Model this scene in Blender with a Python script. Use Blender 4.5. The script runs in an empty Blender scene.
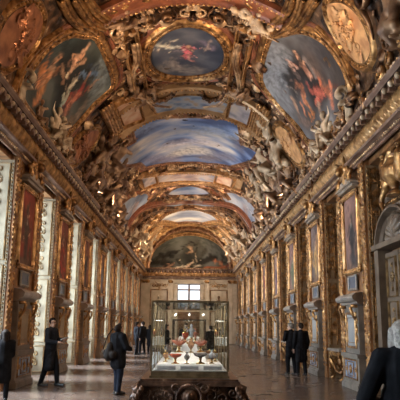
import bpy, math, random
import numpy as np
from mathutils import Vector, Matrix
random.seed(7); RNG = np.random.default_rng(11)
C = bpy.context.scene.collection
SC = bpy.context.scene
PI = math.pi
# ------------------------------------------------------------------ camera model (also used to trace picture outlines onto the vault)
F = 600.0; CZ = 1.6
PITCH = math.atan(126/600.0); YAW = math.atan(10*math.cos(PITCH)/600.0); ROLL = math.radians(0.6)
fw = Vector((math.sin(YAW)*math.cos(PITCH), math.cos(YAW)*math.cos(PITCH), math.sin(PITCH)))
rt0 = Vector((math.cos(YAW), -math.sin(YAW), 0)); up0 = rt0.cross(fw)
rt = rt0*math.cos(ROLL) + up0*math.sin(ROLL); up = up0*math.cos(ROLL) - rt0*math.sin(ROLL)
A, B, Z0, R = 4.3, 4.25, 6.85, 4.28
HW = 4.6          # half distance between the fronts of the piers
YEND = 57.5; YBACK = -1.2
def ray(px, py): return fw + rt*((px-200)/F) + up*((200-py)/F)
def px2vault(px, py):
    d = ray(px, py); h = CZ-Z0
    qa = (d.x/A)**2+(d.z/B)**2; qb = 2*d.z*h/B**2; qc = (h/B)**2-1
    t = (-qb+math.sqrt(qb*qb-4*qa*qc))/(2*qa)
    X, Y, Z = t*d.x, t*d.y, CZ+t*d.z
    return (R*math.atan2((Z-Z0)/B, -X/A), Y)
def px2end(px, py, Y=YEND-0.2):
    d = ray(px, py); t = Y/d.y
    return (t*d.x, CZ+t*d.z)

# ------------------------------------------------------------------ numpy noise
def _hash(ix, iy, seed):
    n = (ix*374761393 + iy*668265263 + seed*1442695041) & 0xFFFFFFFF
    n = ((n ^ (n >> 13))*1274126177) & 0xFFFFFFFF
    return ((n ^ (n >> 16)) & 0xFFFF)/65535.0
def vnoise(x, y, seed=0):
    x = np.asarray(x, float); y = np.asarray(y, float)
    ix = np.floor(x).astype(np.int64); iy = np.floor(y).astype(np.int64); fx = x-ix; fy = y-iy
    fx = fx*fx*(3-2*fx); fy = fy*fy*(3-2*fy)
    a = _hash(ix, iy, seed); b = _hash(ix+1, iy, seed); c = _hash(ix, iy+1, seed); d = _hash(ix+1, iy+1, seed)
    return (a*(1-fx)+b*fx)*(1-fy)+(c*(1-fx)+d*fx)*fy
def fbm(x, y, seed=0, o=4):
    s = 0; a = .5; t = 0
    for k in range(o):
        s = s+a*vnoise(x*2**k, y*2**k, seed+k*17); t += a; a *= .5
    return s/t

# ------------------------------------------------------------------ materials
MATS = {}
def nodemat(name):
    m = bpy.data.materials.new(name); m.use_nodes = True
    nt = m.node_tree; b = nt.nodes['Principled BSDF']
    return m, nt, b
def gilt(name, c1, c2, metal=.5, rough=.4, scale=6, bump=.3, c3=None, detail=6, coord='Object', voro=0, contrast=(.35, .65), bdist=.02):
    if name in MATS: return MATS[name]
    m, nt, b = nodemat(name); N = nt.nodes; L = nt.links
    tc = N.new('ShaderNodeTexCoord'); no = N.new('ShaderNodeTexNoise'); no.inputs['Scale'].default_value = scale; no.inputs['Detail'].default_value = detail
    L.new(tc.outputs[coord], no.inputs['Vector'])
    cr = N.new('ShaderNodeValToRGB'); e = cr.color_ramp.elements
    e[0].position = contrast[0]; e[0].color = (*c1, 1); e[1].position = contrast[1]; e[1].color = (*c2, 1)
    if c3: k = e.new(min(.98, contrast[1]+.12)); k.color = (*c3, 1)
    L.new(no.outputs['Fac'], cr.inputs['Fac']); L.new(cr.outputs['Color'], b.inputs['Base Color'])
    b.inputs['Metallic'].default_value = metal; b.inputs['Roughness'].default_value = rough
    if bump:
        bp = N.new('ShaderNodeBump'); bp.inputs['Strength'].default_value = bump; bp.inputs['Distance'].default_value = bdist
        src = no.outputs['Fac']
        if voro:
            v = N.new('ShaderNodeTexVoronoi'); v.inputs['Scale'].default_value = voro; v.feature = 'SMOOTH_F1'
            L.new(tc.outputs[coord], v.inputs['Vector'])
            mx = N.new('ShaderNodeMath'); mx.operation = 'SUBTRACT'; L.new(no.outputs['Fac'], mx.inputs[0]); L.new(v.outputs['Distance'], mx.inputs[1]); src = mx.outputs[0]
        L.new(src, bp.inputs['Height']); L.new(bp.outputs['Normal'], b.inputs['Normal'])
    MATS[name] = m; return m
def flat(name, c, rough=.6, metal=0, var=.15, scale=8, emit=None, es=0):
    if name in MATS: return MATS[name]
    c1 = tuple(max(0, x*(1-var)) for x in c); c2 = tuple(min(1, x*(1+var)) for x in c)
    m = gilt(name, c1, c2, metal, rough, scale, 0)
    if emit:
        b = m.node_tree.nodes['Principled BSDF']; b.inputs['Emission Color'].default_value = (*emit, 1); b.inputs['Emission Strength'].default_value = es
    return m
def dull(m):
    m.node_tree.nodes['Principled BSDF'].inputs['Specular IOR Level'].default_value = .06; return m
def paintmat():
    if 'oil_paint' in MATS: return MATS['oil_paint']
    m, nt, b = nodemat('oil_paint'); N = nt.nodes; L = nt.links
    a = N.new('ShaderNodeAttribute'); a.attribute_name = 'paint'; L.new(a.outputs['Color'], b.inputs['Base Color'])
    b.inputs['Roughness'].default_value = .55; b.inputs['Specular IOR Level'].default_value = .3
    tc = N.new('ShaderNodeTexCoord'); no = N.new('ShaderNodeTexNoise'); no.inputs['Scale'].default_value = 9; L.new(tc.outputs['Object'], no.inputs['Vector'])
    bp = N.new('ShaderNodeBump'); bp.inputs['Strength'].default_value = .15; bp.inputs['Distance'].default_value = .01
    L.new(no.outputs['Fac'], bp.inputs['Height']); L.new(bp.outputs['Normal'], b.inputs['Normal'])
    MATS['oil_paint'] = m; return m

GOLD = gilt('gilt_carving', (.12, .05, .018), (.6, .33, .125), .7, .36, 5, .4, c3=(.85, .6, .36))
GOLDB = gilt('bright_gilt', (.28, .13, .045), (.78, .46, .2), .55, .33, 4, .3, c3=(.98, .78, .52))
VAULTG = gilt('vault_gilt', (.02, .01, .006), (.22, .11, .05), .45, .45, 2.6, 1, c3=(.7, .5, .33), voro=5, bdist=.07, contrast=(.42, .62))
RIBG = gilt('rib_gilt', (.12, .05, .026), (.42, .22, .12), .65, .38, 3, .5, c3=(.78, .56, .36))
SCROLL = gilt('scroll_gilt', (.2, .1, .05), (.75, .5, .28), .5, .42, 2.2, .4, c3=(.95, .78, .56), contrast=(.4, .6))
SCROLLD = gilt('bronze_scroll', (.06, .027, .014), (.4, .21, .1), .65, .38, 2.2, .4, c3=(.78, .56, .36), contrast=(.42, .62))
STUCCO = gilt('white_stucco', (.32, .21, .12), (.74, .58, .4), .05, .55, 2.4, .3, c3=(.92, .8, .62))
STUCCOD = gilt('bronzed_stucco', (.12, .06, .035), (.46, .29, .17), .25, .42, 2.4, .3, c3=(.75, .56, .38))
REDBR = gilt('red_brown_marble', (.16, .05, .025), (.3, .1, .045), 0, .4, 4, .1)
MEDAL = gilt('medallion_bronze', (.2, .07, .03), (.42, .17, .075), .15, .5, 3, .4)
MEDALG = gilt('medallion_gold', (.5, .23, .09), (.8, .45, .19), .2, .5, 4, .3)
WALLG = gilt('wall_gilt', (.13, .055, .022), (.42, .2, .08), .3, .36, 3, .5, voro=14, bdist=.01, c3=(.6, .34, .16))
PALE = gilt('pale_panel', (.2, .155, .1), (.4, .335, .23), 0, .5, 2, .1)
PALER = gilt('ochre_panel', (.2, .13, .07), (.36, .24, .13), .05, .5, 2, .1)
STONE = gilt('stone', (.42, .34, .24), (.58, .47, .34), 0, .6, 2, .15)
BROWNP = gilt('brown_panel', (.12, .06, .03), (.26, .14, .07), .05, .4, 3, .1)
GREYP = gilt('grey_panel', (.24, .25, .27), (.4, .41, .42), 0, .35, 2, .05)
BLUEP = gilt('blue_grey_panel', (.13, .18, .28), (.36, .43, .54), 0, .3, 5, .05, contrast=(.45, .55))
OAK = gilt('oak_wood', (.12, .06, .03), (.24, .13, .065), 0, .35, 3, .2)
DARKW = gilt('dark_gilt_wood', (.04, .02, .013), (.2, .1, .055), .4, .3, 9, .4, c3=(.5, .32, .2))
WHITEC = flat('white_cloth', (.74, .71, .68), .8, 0, .04)
PLAQUE = flat('plaque_grey', (.09, .11, .15), .35, 0, .2)
BLACKM = flat('black_metal', (.02, .02, .022), .3, .5)
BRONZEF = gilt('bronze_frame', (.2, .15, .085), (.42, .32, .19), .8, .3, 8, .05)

def parquet():
    m, nt, b = nodemat('parquet'); N = nt.nodes; L = nt.links
    tc = N.new('ShaderNodeTexCoord'); br = N.new('ShaderNodeTexBrick')
    mp = N.new('ShaderNodeMapping'); mp.inputs['Rotation'].default_value = (0, 0, PI/4); L.new(tc.outputs['Object'], mp.inputs['Vector']); L.new(mp.outputs['Vector'], br.inputs['Vector'])
    br.inputs['Scale'].default_value = 1.0; br.inputs['Brick Width'].default_value = .9; br.inputs['Row Height'].default_value = .11; br.inputs['Mortar Size'].default_value = .004
    br.inputs['Color1'].default_value = (.125, .092, .078, 1); br.inputs['Color2'].default_value = (.078, .057, .049, 1); br.inputs['Mortar'].default_value = (.03, .018, .012, 1)
    no = N.new('ShaderNodeTexNoise'); no.inputs['Scale'].default_value = 1.3; no.inputs['Detail'].default_value = 6; L.new(tc.outputs['Object'], no.inputs['Vector'])
    mr = N.new('ShaderNodeMapRange'); mr.inputs['To Min'].default_value = .13; mr.inputs['To Max'].default_value = .36; L.new(no.outputs['Fac'], mr.inputs['Value']); L.new(mr.outputs['Result'], b.inputs['Roughness'])
    L.new(br.outputs['Color'], b.inputs['Base Color'])
    bp = N.new('ShaderNodeBump'); bp.inputs['Strength'].default_value = .12; bp.inputs['Distance'].default_value = .01; L.new(no.outputs['Fac'], bp.inputs['Height']); L.new(bp.outputs['Normal'], b.inputs['Normal'])
    return m
FLOORM = parquet()
def glassmat():
    m = bpy.data.materials.new('vitrine_glass'); m.use_nodes = True; nt = m.node_tree; nt.nodes.clear(); N = nt.nodes; L = nt.links
    o = N.new('ShaderNodeOutputMaterial'); t = N.new('ShaderNodeBsdfTransparent'); g = N.new('ShaderNodeBsdfGlossy'); g.inputs['Roughness'].default_value = .02
    t.inputs['Color'].default_value = (.97, .98, .97, 1)
    f = N.new('ShaderNodeFresnel'); ge = N.new('ShaderNodeNewGeometry'); mr = N.new('ShaderNodeMapRange'); mr.inputs['To Min'].default_value = 1.5; mr.inputs['To Max'].default_value = 1/1.5; L.new(ge.outputs['Backfacing'], mr.inputs['Value']); L.new(mr.outputs['Result'], f.inputs['IOR']); mx = N.new('ShaderNodeMixShader')
    L.new(f.outputs[0], mx.inputs[0]); L.new(t.outputs[0], mx.inputs[1]); L.new(g.outputs[0], mx.inputs[2]); L.new(mx.outputs[0], o.inputs[0]); return m
GLASS = glassmat()
def skypane():
    m = bpy.data.materials.new('daylit_sky'); m.use_nodes = True; nt = m.node_tree; nt.nodes.clear()
    o = nt.nodes.new('ShaderNodeOutputMaterial'); e = nt.nodes.new('ShaderNodeEmission'); e.inputs['Color'].default_value = (.72, .85, 1, 1); e.inputs['Strength'].default_value = 5
    nt.links.new(e.outputs[0], o.inputs[0]); return m

# ------------------------------------------------------------------ mesh building
class MB:
    def __init__(s): s.v = []; s.f = []; s.n = 0; s.mi = []
    def add(s, v, f, mi=0):
        v = np.asarray(v, float).reshape(-1, 3); s.v.append(v)
        for q in f: s.f.append(tuple(int(i)+s.n for i in q))
        s.mi += [mi]*len(f); s.n += len(v); return s
    def box(s, x0, x1, y0, y1, z0, z1, mi=0):
        v = [(x, y, z) for x in (x0, x1) for y in (y0, y1) for z in (z0, z1)]
        return s.add(v, [(0, 1, 3, 2), (4, 6, 7, 5), (0, 4, 5, 1), (2, 3, 7, 6), (0, 2, 6, 4), (1, 5, 7, 3)], mi)
    def mapped(s, fn, v, f, mi=0): return s.add(fn(np.asarray(v, float)), f, mi)
    def build(s, name, mat, parent=None, smooth=False, col=None):
        me = bpy.data.meshes.new(name)
        V = np.concatenate(s.v) if s.v else np.zeros((0, 3))
        me.from_pydata(V.tolist(), [], s.f)
        for m in (mat if isinstance(mat, (list, tuple)) else [mat]): me.materials.append(m)
        if isinstance(mat, (list, tuple)): me.polygons.foreach_set('material_index', s.mi)
        if smooth: me.polygons.foreach_set('use_smooth', [True]*len(me.polygons))
        if col is not None:
            ca = me.color_attributes.new('paint', 'FLOAT_COLOR', 'POINT')
            ca.data.foreach_set('color', np.concatenate([col, np.ones((len(col), 1))], 1).ravel())
        me.update()
        o = bpy.data.objects.new(name, me); C.objects.link(o)
        if parent is not None: o.parent = parent
        return o
def tag(o, label=None, cat=None, group=None, kind=None):
    if label: o['label'] = label
    if cat: o['category'] = cat
    if group: o['group'] = group
    if kind: o['kind'] = kind
    return o
def empty(name, loc=(0, 0, 0), rz=0, label=None, cat=None, group=None):
    o = bpy.data.objects.new(name, None); C.objects.link(o); o.empty_display_size = .1
    o.location = loc; o.rotation_euler = (0, 0, rz); return tag(o, label, cat, group)
def copy_tree(o, parent=None, depth=0):
    c = o.copy(); C.objects.link(c)
    if parent is not None: c.parent = parent
    for ch in list(o.children): copy_tree(ch, c, depth+1)
    return c
def grid_faces(n, m, closed_n=False, closed_m=False):
    f = []
    for i in range(n if closed_n else n-1):
        for j in range(m if closed_m else m-1):
            a = i*m+j; b = ((i+1) % n)*m+j; c = ((i+1) % n)*m+(j+1) % m; d = i*m+(j+1) % m
            f.append((a, b, c, d))
    return f
def vmap(v):      # (s along the arch, Y, height off the vault) -> world
    ph = v[:, 0]/R; h = v[:, 2]
    return np.stack([-(A-h)*np.cos(ph), v[:, 1], Z0+(B-h)*np.sin(ph)], 1)
def planemap(origin, U, W, N):
    o, U, W, N = (np.array(q, float) for q in (origin, U, W, N))
    return lambda v: o+v[:, :1]*U+v[:, 1:2]*W+v[:, 2:3]*N
IDM = lambda v: v
def lathe(prof, n=20):
    v = [(r*math.cos(2*PI*i/n), r*math.sin(2*PI*i/n), z) for i in range(n) for r, z in prof]
    return v, grid_faces(n, len(prof), closed_n=True)
def tube(pts, rad, n=6, squash=1.0):
    """tube along 3D points with per point radius, closed by tapering"""
    P = np.asarray(pts, float); k = len(P); rad = np.broadcast_to(rad, (k,)) if np.ndim(rad) else np.full(k, rad)
    T = np.gradient(P, axis=0); T /= np.linalg.norm(T, axis=1)[:, None]+1e-9
    upv = np.array([0, 0, 1.0]); vs = []
    for i in range(k):
        a = np.cross(T[i], upv)
        if np.linalg.norm(a) < .05: a = np.cross(T[i], [0, 1, 0])
        a /= np.linalg.norm(a); b = np.cross(a, T[i])
        for j in range(n):
            t = 2*PI*j/n; vs.append(P[i]+rad[i]*(math.cos(t)*a+math.sin(t)*b*squash))
    f = grid_faces(k, n, closed_m=True)
    f.append(tuple(range(n))); f.append(tuple((k-1)*n+j for j in reversed(range(n))))
    return np.array(vs), f
def sphere(c=(0, 0, 0), r=(1, 1, 1), n=10, m=7):
    if np.ndim(r) == 0: r = (r, r, r)
    vs = [(c[0], c[1], c[2]-r[2])]
    for i in range(1, m):
        a = PI*i/m
        for j in range(n):
            b = 2*PI*j/n; vs.append((c[0]+r[0]*math.sin(a)*math.cos(b), c[1]+r[1]*math.sin(a)*math.sin(b), c[2]-r[2]*math.cos(a)))
    vs.append((c[0], c[1], c[2]+r[2])); L = len(vs)-1; f = []
    for j in range(n): f.append((0, 1+(j+1) % n, 1+j)); f.append((L, L-n+j, L-n+(j+1) % n))
    for i in range(m-2):
        for j in range(n):
            a = 1+i*n+j; b = 1+i*n+(j+1) % n; f.append((a, b, b+n, a+n))
    return np.array(vs), f
# smooth closed outline
def smooth_closed(P, per=6):
    P = np.asarray(P, float); n = len(P); out = []
    for i in range(n):
        p0, p1, p2, p3 = P[i-1], P[i], P[(i+1) % n], P[(i+2) % n]
        for k in range(per):
            t = k/per
            out.append(.5*((2*p1)+(-p0+p2)*t+(2*p0-5*p1+4*p2-p3)*t*t+(-p0+3*p1-3*p2+p3)*t**3))
    return np.array(out)
def dense_closed(P, step=.25):
    P = np.asarray(P, float); out = []
    for i in range(len(P)):
        a, b = P[i], P[(i+1) % len(P)]; k = max(1, int(np.linalg.norm(b-a)/step))
        for j in range(k): out.append(a+(b-a)*j/k)
    return np.array(out)
def area2(P): x, y = P[:, 0], P[:, 1]; return np.sum(x*np.roll(y, -1)-np.roll(x, -1)*y)
def ell(c, r, n=48): return np.array([(c[0]+r[0]*math.cos(2*PI*i/n), c[1]+r[1]*math.sin(2*PI*i/n)) for i in range(n)])
def ccw(P): return P if area2(P) > 0 else P[::-1].copy()
def normals2(P):
    T = np.roll(P, -1, 0)-np.roll(P, 1, 0); T /= np.linalg.norm(T, axis=1)[:, None]+1e-9
    return np.stack([T[:, 1], -T[:, 0]], 1)      # outward for ccw
FRAMEP = [(-.02, 0), (-.02, .09), (.03, .13), (.08, .1), (.11, .06), (.17, .07), (.22, .12), (.27, .17), (.33, .17), (.37, .1), (.42, .05), (.44, 0)]
def frame_sweep(mb, P, fn, w=1.0, hs=1.0, prof=FRAMEP, h0=0, bead=True, bs=.055, mi=0):
    P = ccw(P); Nn = normals2(P); m = len(prof); vs = []
    for p, nn in zip(P, Nn):
        for d, h in prof: vs.append((*(p+nn*d*w), h0+h*hs))
    mb.mapped(fn, vs, grid_faces(len(P), m, closed_n=True), mi)
    if bead:      # carved beads along the moulding
        L = np.concatenate([[0], np.cumsum(np.linalg.norm(np.roll(P, -1, 0)-P, axis=1))]); tot = L[-1]; n = int(tot/(bs*3.2))
        for q in range(n):
            t = tot*q/n; i = min(len(P)-1, int(np.searchsorted(L, t, side='right')-1)); a = (t-L[i])/(L[i+1]-L[i]+1e-9)
            c = P[i]*(1-a)+P[(i+1) % len(P)]*a+Nn[i]*.15*w
            v, f = sphere((c[0], c[1], h0+.075*hs), (bs, bs, bs*1.1), 6, 4); mb.mapped(fn, v, f, mi)
def fill(P, nr=30):
    """star shaped fill of an outline: vertices in 2D and faces"""
    c = P.mean(0); k = len(P); vs = [c]
    for i in range(1, nr+1): vs += list(c+(P-c)*(i/nr))
    f = [(0, 1+j, 1+(j+1) % k) for j in range(k)]
    for i in range(nr-1):
        for j in range(k):
            a = 1+i*k+j; b = 1+i*k+(j+1) % k; f.append((a, a+k, b+k, b))
    return np.array(vs), f
# painted colours -----------------------------------------------------------------
def mix(a, b, t): t = np.clip(t, 0, 1)[:, None]; return a*(1-t)+b*t
def ss(x, a, b): t = np.clip((x-a)/(b-a), 0, 1); return t*t*(3-2*t)
def paint(P, ramp, nscale, seed, strokes, warp=.25, grad=None, ns2=None):
    x, y = P[:, 0], P[:, 1]
    n = fbm(x*nscale+3, y*(ns2 or nscale)+7, seed, 5); t = np.clip((n-.28)/.44, 0, .999)
    if grad is not None: t = np.clip(t*.6+grad*.4, 0, .999)
    ramp = np.array(ramp, float); k = len(ramp)-1; i = np.floor(t*k).astype(int); fr = (t*k-i)[:, None]
    col = ramp[i]*(1-fr)+ramp[i+1]*fr
    wx = x+warp*(fbm(x*3, y*3, seed+5)-.5)*2+.16*warp/.25*(fbm(x*11, y*11, seed+6)-.5); wy = y+warp*(fbm(x*3+9, y*3+4, seed+9)-.5)*2+.16*warp/.25*(fbm(x*11+4, y*11, seed+8)-.5)
    rp = random.Random(seed); extra = []
    for (a, b, r, c, al) in strokes:
        if al < .85: continue
        for _ in range(4):
            t = rp.random(); q = (a[0]+(b[0]-a[0])*t+rp.gauss(0, r*1.6), a[1]+(b[1]-a[1])*t+rp.gauss(0, r*1.6)); an = rp.random()*6.3; L_ = r*rp.uniform(.6, 2)
            k_ = rp.choice([(1.1, 1, .9), (.6, .5, .45), (.3, .28, .28), (1.3, 1.1, 1)]); extra.append((q, (q[0]+math.cos(an)*L_, q[1]+math.sin(an)*L_), r*rp.uniform(.35, .6), tuple(min(.8, c[i]*k_[i]) for i in range(3)), .8))
    strokes = list(strokes)+extra
    for (a, b, r, c, al) in strokes:
        a = np.array(a); b = np.array(b); d = b-a; L = d.dot(d)+1e-9
        tt = np.clip(((wx-a[0])*d[0]+(wy-a[1])*d[1])/L, 0, 1)
        dist = np.hypot(wx-a[0]-tt*d[0], wy-a[1]-tt*d[1])
        var = (.1+1.7*fbm(x*9, y*9, seed+31, 3))
        col = mix(col, np.clip(np.array(c)[None, :]*var[:, None], 0, 1), al*(1-ss(dist, r*.35, r*1.2)))
    return col
def vstrokes(L, conv=px2vault, sc=1):
    out = []
    for (x0, y0, x1, y1, r, c, al) in L:
        out.append((conv(x0, y0), conv(x1, y1), r*sc, c, al))
    return out
def deg(P): return np.array([(R*math.radians(a), y) for a, y in P])
def mirror(P): return np.array([(R*PI-a, y) for a, y in P])

OUTL = []       # outlines kept free of scrollwork
def vault_picture(label, P, ramp, ns, seed, strokes, fw_=1.0, warp=.25, grad=None, name='ceiling_painting', nr=40, h=.03, mat=GOLD, hs=1.0, dens=.12, ns2=None, bs=.055):
    P = ccw(dense_closed(P, dens)); OUTL.append((P, .3*fw_))
    c = P.mean(0); base = vmap(np.array([[c[0], c[1], 0]]))[0]
    t = empty(name, (0, 0, 0), 0, label, 'painting')
    V, f = fill(P, nr); col = paint(V, ramp, ns, seed, strokes, warp, None if grad is None else grad(V), ns2)
    V3 = vmap(np.concatenate([V, np.full((len(V), 1), h)], 1))
    # turn faces inwards and give the canvas a back
    t.location = base
    cv = MB().add(V3-base, [q[::-1] for q in f]).build('canvas', paintmat(), t, True, col)
    mb = MB(); frame_sweep(mb, P, lambda v: vmap(v)-base, fw_, hs, bs=bs); mb.build('frame', mat, t, True)
    Pn = P+normals2(P)*(.46*fw_); mb = MB(); frame_sweep(mb, Pn, lambda v: vmap(v)-base, .5*fw_, .5*hs, bead=False); mb.build('outer_frame', REDBR, t, True)
    return t
# ------------------------------------------------------------------ ornament templates (u, v, height), about unit size
def t_scroll(turns=1.35, r=.5, tail=1, w=.075, n=26):
    pts = []; rd = []
    for i in range(n):
        t = i/(n-1); a = turns*2*PI*t; rr = r*(.12+.88*t**1.1)
        pts.append((rr*math.cos(a), rr*math.sin(a), .05+.1*(1-t))); rd.append(w*(.7+.6*math.sin(PI*min(1, t*1.1))))
    a = turns*2*PI
    for i in range(1, 9):
        t = i/8; p = pts[n-1]; tx, ty = -math.sin(a), math.cos(a); nx, ny = math.cos(a), math.sin(a)
        pts.append((p[0]+tx*t*.9*tail+nx*.35*t*t*tail, p[1]+ty*t*.9*tail+ny*.35*t*t*tail, .05)); rd.append(w*(1-.75*t))
    return tube(pts, np.array(rd), 5)
def t_leaf(n=9, lob=.28):
    vs = []; 
    for i in range(n):
        t = i/(n-1); w = lob*math.sin(PI*min(1, t*.92+.08))*(1+.35*(i % 2)); bend = .25*t*t
        z = .03+.2*math.sin(PI*t*.8)
        vs += [(t+0*bend, bend-w, .0+z*.3), (t, bend-w*.45, z), (t, bend, z*.72), (t, bend+w*.45, z), (t, bend+w, z*.3)]
    return np.array(vs), grid_faces(n, 5)
def t_rosette(k=6):
    V = []; Fc = []; n0 = 0
    for q in range(k):
        a = 2*PI*q/k; v, f = sphere((.3*math.cos(a), .3*math.sin(a), .05), (.17, .17, .1), 6, 4); V.append(v); Fc += [tuple(i+n0 for i in g) for g in f]; n0 += len(v)
    v, f = sphere((0, 0, .1), (.16, .16, .13), 7, 5); V.append(v); Fc += [tuple(i+n0 for i in g) for g in f]
    return np.concatenate(V), Fc
def t_shell(k=7):
    V = []; Fc = []; n0 = 0
    for q in range(k):
        a = PI*(q+.5)/k
        v, f = tube([(0, 0, .08), (.3*math.cos(a), .3*math.sin(a), .2), (.55*math.cos(a), .55*math.sin(a), .1), (.62*math.cos(a), .62*math.sin(a), .02)], np.array([.03, .08, .1, .05]), 5)
        V.append(v); Fc += [tuple(i+n0 for i in g) for g in f]; n0 += len(v)
    return np.concatenate(V), Fc
def t_putto():
    V = []; Fc = []; n0 = 0
    for c, r in (((0, .42, .2), (.12, .12, .12)), ((0, .14, .16), (.15, .2, .13)), ((-.02, -.12, .14), (.16, .14, .13)), ((-.17, -.3, .16), (.2, .08, .08)), ((.14, -.34, .16), (.09, .22, .09)),
                 ((-.3, -.42, .1), (.07, .16, .07)), ((.25, .28, .17), (.2, .055, .06)), ((-.22, .2, .17), (.16, .06, .06)), ((.42, .36, .14), (.06, .12, .05))):
        v, f = sphere(c, r, 8, 6); V.append(v); Fc += [tuple(i+n0 for i in g) for g in f]; n0 += len(v)
    return np.concatenate(V), Fc
TS = [t_scroll(), t_scroll(1.0, .42, 1.3, .09), t_leaf(), t_leaf(9, .4), t_rosette(), t_shell(), t_putto()]
def put(mb, fn, T, u, v, rot, s, flip=1, hs=1.0, h0=0, mi=0):
    V = T[0].copy(); V[:, 0] *= flip; c, q = math.cos(rot), math.sin(rot)
    W = np.stack([u+s*(V[:, 0]*c-V[:, 1]*q), v+s*(V[:, 0]*q+V[:, 1]*c), h0+V[:, 2]*s*hs], 1)
    mb.mapped(fn, W, T[1], mi)
def inside(P, x, y, m=0):
    n = len(P); ins = False; j = n-1; dmin = 1e9
    for i in range(n):
        xi, yi = P[i]; xj, yj = P[j]
        if (yi > y) != (yj > y) and x < (xj-xi)*(y-yi)/(yj-yi+1e-12)+xi: ins = not ins
        j = i
    if ins: return True
    if m > 0: return float(np.min(np.hypot(P[:, 0]-x, P[:, 1]-y))) < m
    return False
RIBS = []
def blocked(x, y, m=.25, ribs=True):
    if ribs and m > 0:
        for (Y, w, p0, p1, bow) in RIBS:
            ph = math.degrees(x/R)
            if p0 < ph < p1 and abs(y-Y-bow*math.sin(x/R)) < w*.5: return True
    for P, mm in OUTL:
        if abs(y-P[:, 1].mean()) > 7: continue
        if inside(P, x, y, m+mm): return True
    return False
def ORD(i, first='nearest'): return [first, 'second', 'third', 'fourth', 'fifth', 'sixth', 'seventh', 'eighth', 'ninth', 'tenth', 'eleventh', 'twelfth', 'thirteenth', 'fourteenth', 'fifteenth', 'sixteenth', 'seventeenth', 'eighteenth', 'nineteenth', 'twentieth'][i]
DAYP = 260; WALL_FILL = 215; EXPO = 1.2; SUNE = 10.0
def VP(y, left): return (110 if y < 10 else 260) + (80 if y > 38 else 0) + (60 if (not left and 20 < y < 36) else 0)
# ================================================================== VAULT
def half_outline(P): return deg(P)
ns_, ny_ = 180, 600
s_ = np.linspace(0, R*PI, ns_); y_ = np.linspace(YBACK, YEND, ny_)
SS, YY = np.meshgrid(s_, y_, indexing='ij')
hh = .05*(fbm(SS*2.2, YY*2.2, 3, 4)-.5)*2
vv = vmap(np.stack([SS.ravel(), YY.ravel(), hh.ravel()], 1))
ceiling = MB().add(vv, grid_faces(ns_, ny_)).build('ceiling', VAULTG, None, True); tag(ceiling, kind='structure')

RIBP = [(-.5, 0), (-.5, .16), (-.42, .2), (-.36, .14), (-.3, .1), (-.1, .1), (.1, .1), (.3, .1), (.36, .14), (.42, .2), (.5, .16), (.5, 0)]
def wide_band(Y, w, p0, p1, mat, bow=0):
    n = 60; prof = [(-.5, 0), (-.5, .2), (-.47, .26), (-.44, .26), (-.42, .12), (-.4, .08), (.4, .08), (.42, .12), (.44, .26), (.47, .26), (.5, .2), (.5, 0)]; vs = []
    for i in range(n+1):
        ph = p0+(p1-p0)*i/n
        for d, h in prof: vs.append((R*math.radians(ph), Y+bow*math.sin(math.radians(ph))+d*w, h))
    MB().mapped(vmap, vs, grid_faces(n+1, len(prof))).build('arch_band', mat, ceiling, False)
    mb = MB(); k = int(math.radians(p1-p0)*R/.17)
    for i in range(k):
        ph = p0+(p1-p0)*(i+.5)/k
        for e in (-.455, .455): v, f = sphere((R*math.radians(ph), Y+bow*math.sin(math.radians(ph))+e*w, .27), (.06, .05, .05), 5, 4); mb.mapped(vmap, v, f)
    mb.build('bead_moulding', GOLDB, ceiling, True); RIBS.append((Y, w, p0, p1, bow))
BANDM = gilt('smooth_gilt', (.36, .2, .09), (.62, .4, .21), .3, .4, 1.5, .1, c3=(.8, .58, .34))
wide_band(23.9, 2.9, 42, 138, BANDM); wide_band(26.4, 3.1, 44, 136, BANDM, 11.1); wide_band(51.9, 1.6, 3, 54, BANDM); wide_band(51.9, 1.6, 126, 177, BANDM)
# ---- pictures of the vault, traced onto its surface
PLP = [(33, 70), (42, 57), (52, 47), (70, 37), (83, 38), (94, 40), (105, 63), (111, 84), (101, 95), (94, 101), (82, 115), (70, 128), (58, 137), (45, 127), (26, 104), (21, 88)]
PRP = [(272, 40), (263, 79), (277, 101), (289, 114), (300, 126), (311, 140), (330, 131), (344, 103), (347, 80), (337, 59), (327, 46), (316, 38), (306, 34), (297, 33), (285, 36)]
PL = smooth_closed([px2vault(*p) for p in PLP], 3); PR = smooth_closed([px2vault(*p) for p in PRP], 3)
PL[:, 0] = np.maximum(PL[:, 0], .12); PR[:, 0] = np.minimum(PR[:, 0], R*PI-.12)
flesh = (.5, .29, .18); red = (.33, .05, .04); orange = (.45, .18, .06); cream = (.75, .66, .5); dk = (.035, .03, .025)
sL = vstrokes([(100, 86, 104, 60, .55, (.25, .3, .32), .7), (108, 88, 90, 100, .4, (.22, .25, .25), .6), (45, 60, 66, 40, .7, (.04, .055, .055), .8),
 (52, 66, 46, 78, .20, flesh, .95), (46, 78, 38, 94, .26, orange, .95), (52, 66, 57, 57, .1, flesh, .9), (44, 80, 36, 82, .1, flesh, .9), (40, 92, 34, 100, .16, (.5, .22, .1), .9),
 (86, 47, 76, 60, .13, flesh, .9), (76, 60, 68, 72, .16, (.5, .3, .2), .9), (84, 60, 72, 66, .09, flesh, .9), (80, 74, 97, 72, .13, (.13, .22, .36), .9),
 (74, 80, 66, 94, .17, cream, .85), (68, 92, 60, 108, .15, (.4, .5, .42), .85), (83, 84, 74, 96, .22, red, .95), (76, 96, 66, 110, .18, (.55, .2, .12), .9),
 (90, 88, 96, 80, .12, flesh, .8), (60, 120, 70, 126, .3, (.2, .13, .08), .8), (84, 104, 76, 118, .25, (.3, .22, .16), .7), (60, 66, 62, 82, .12, (.35, .2, .12), .8), (90, 70, 86, 80, .1, flesh, .8)])
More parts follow.
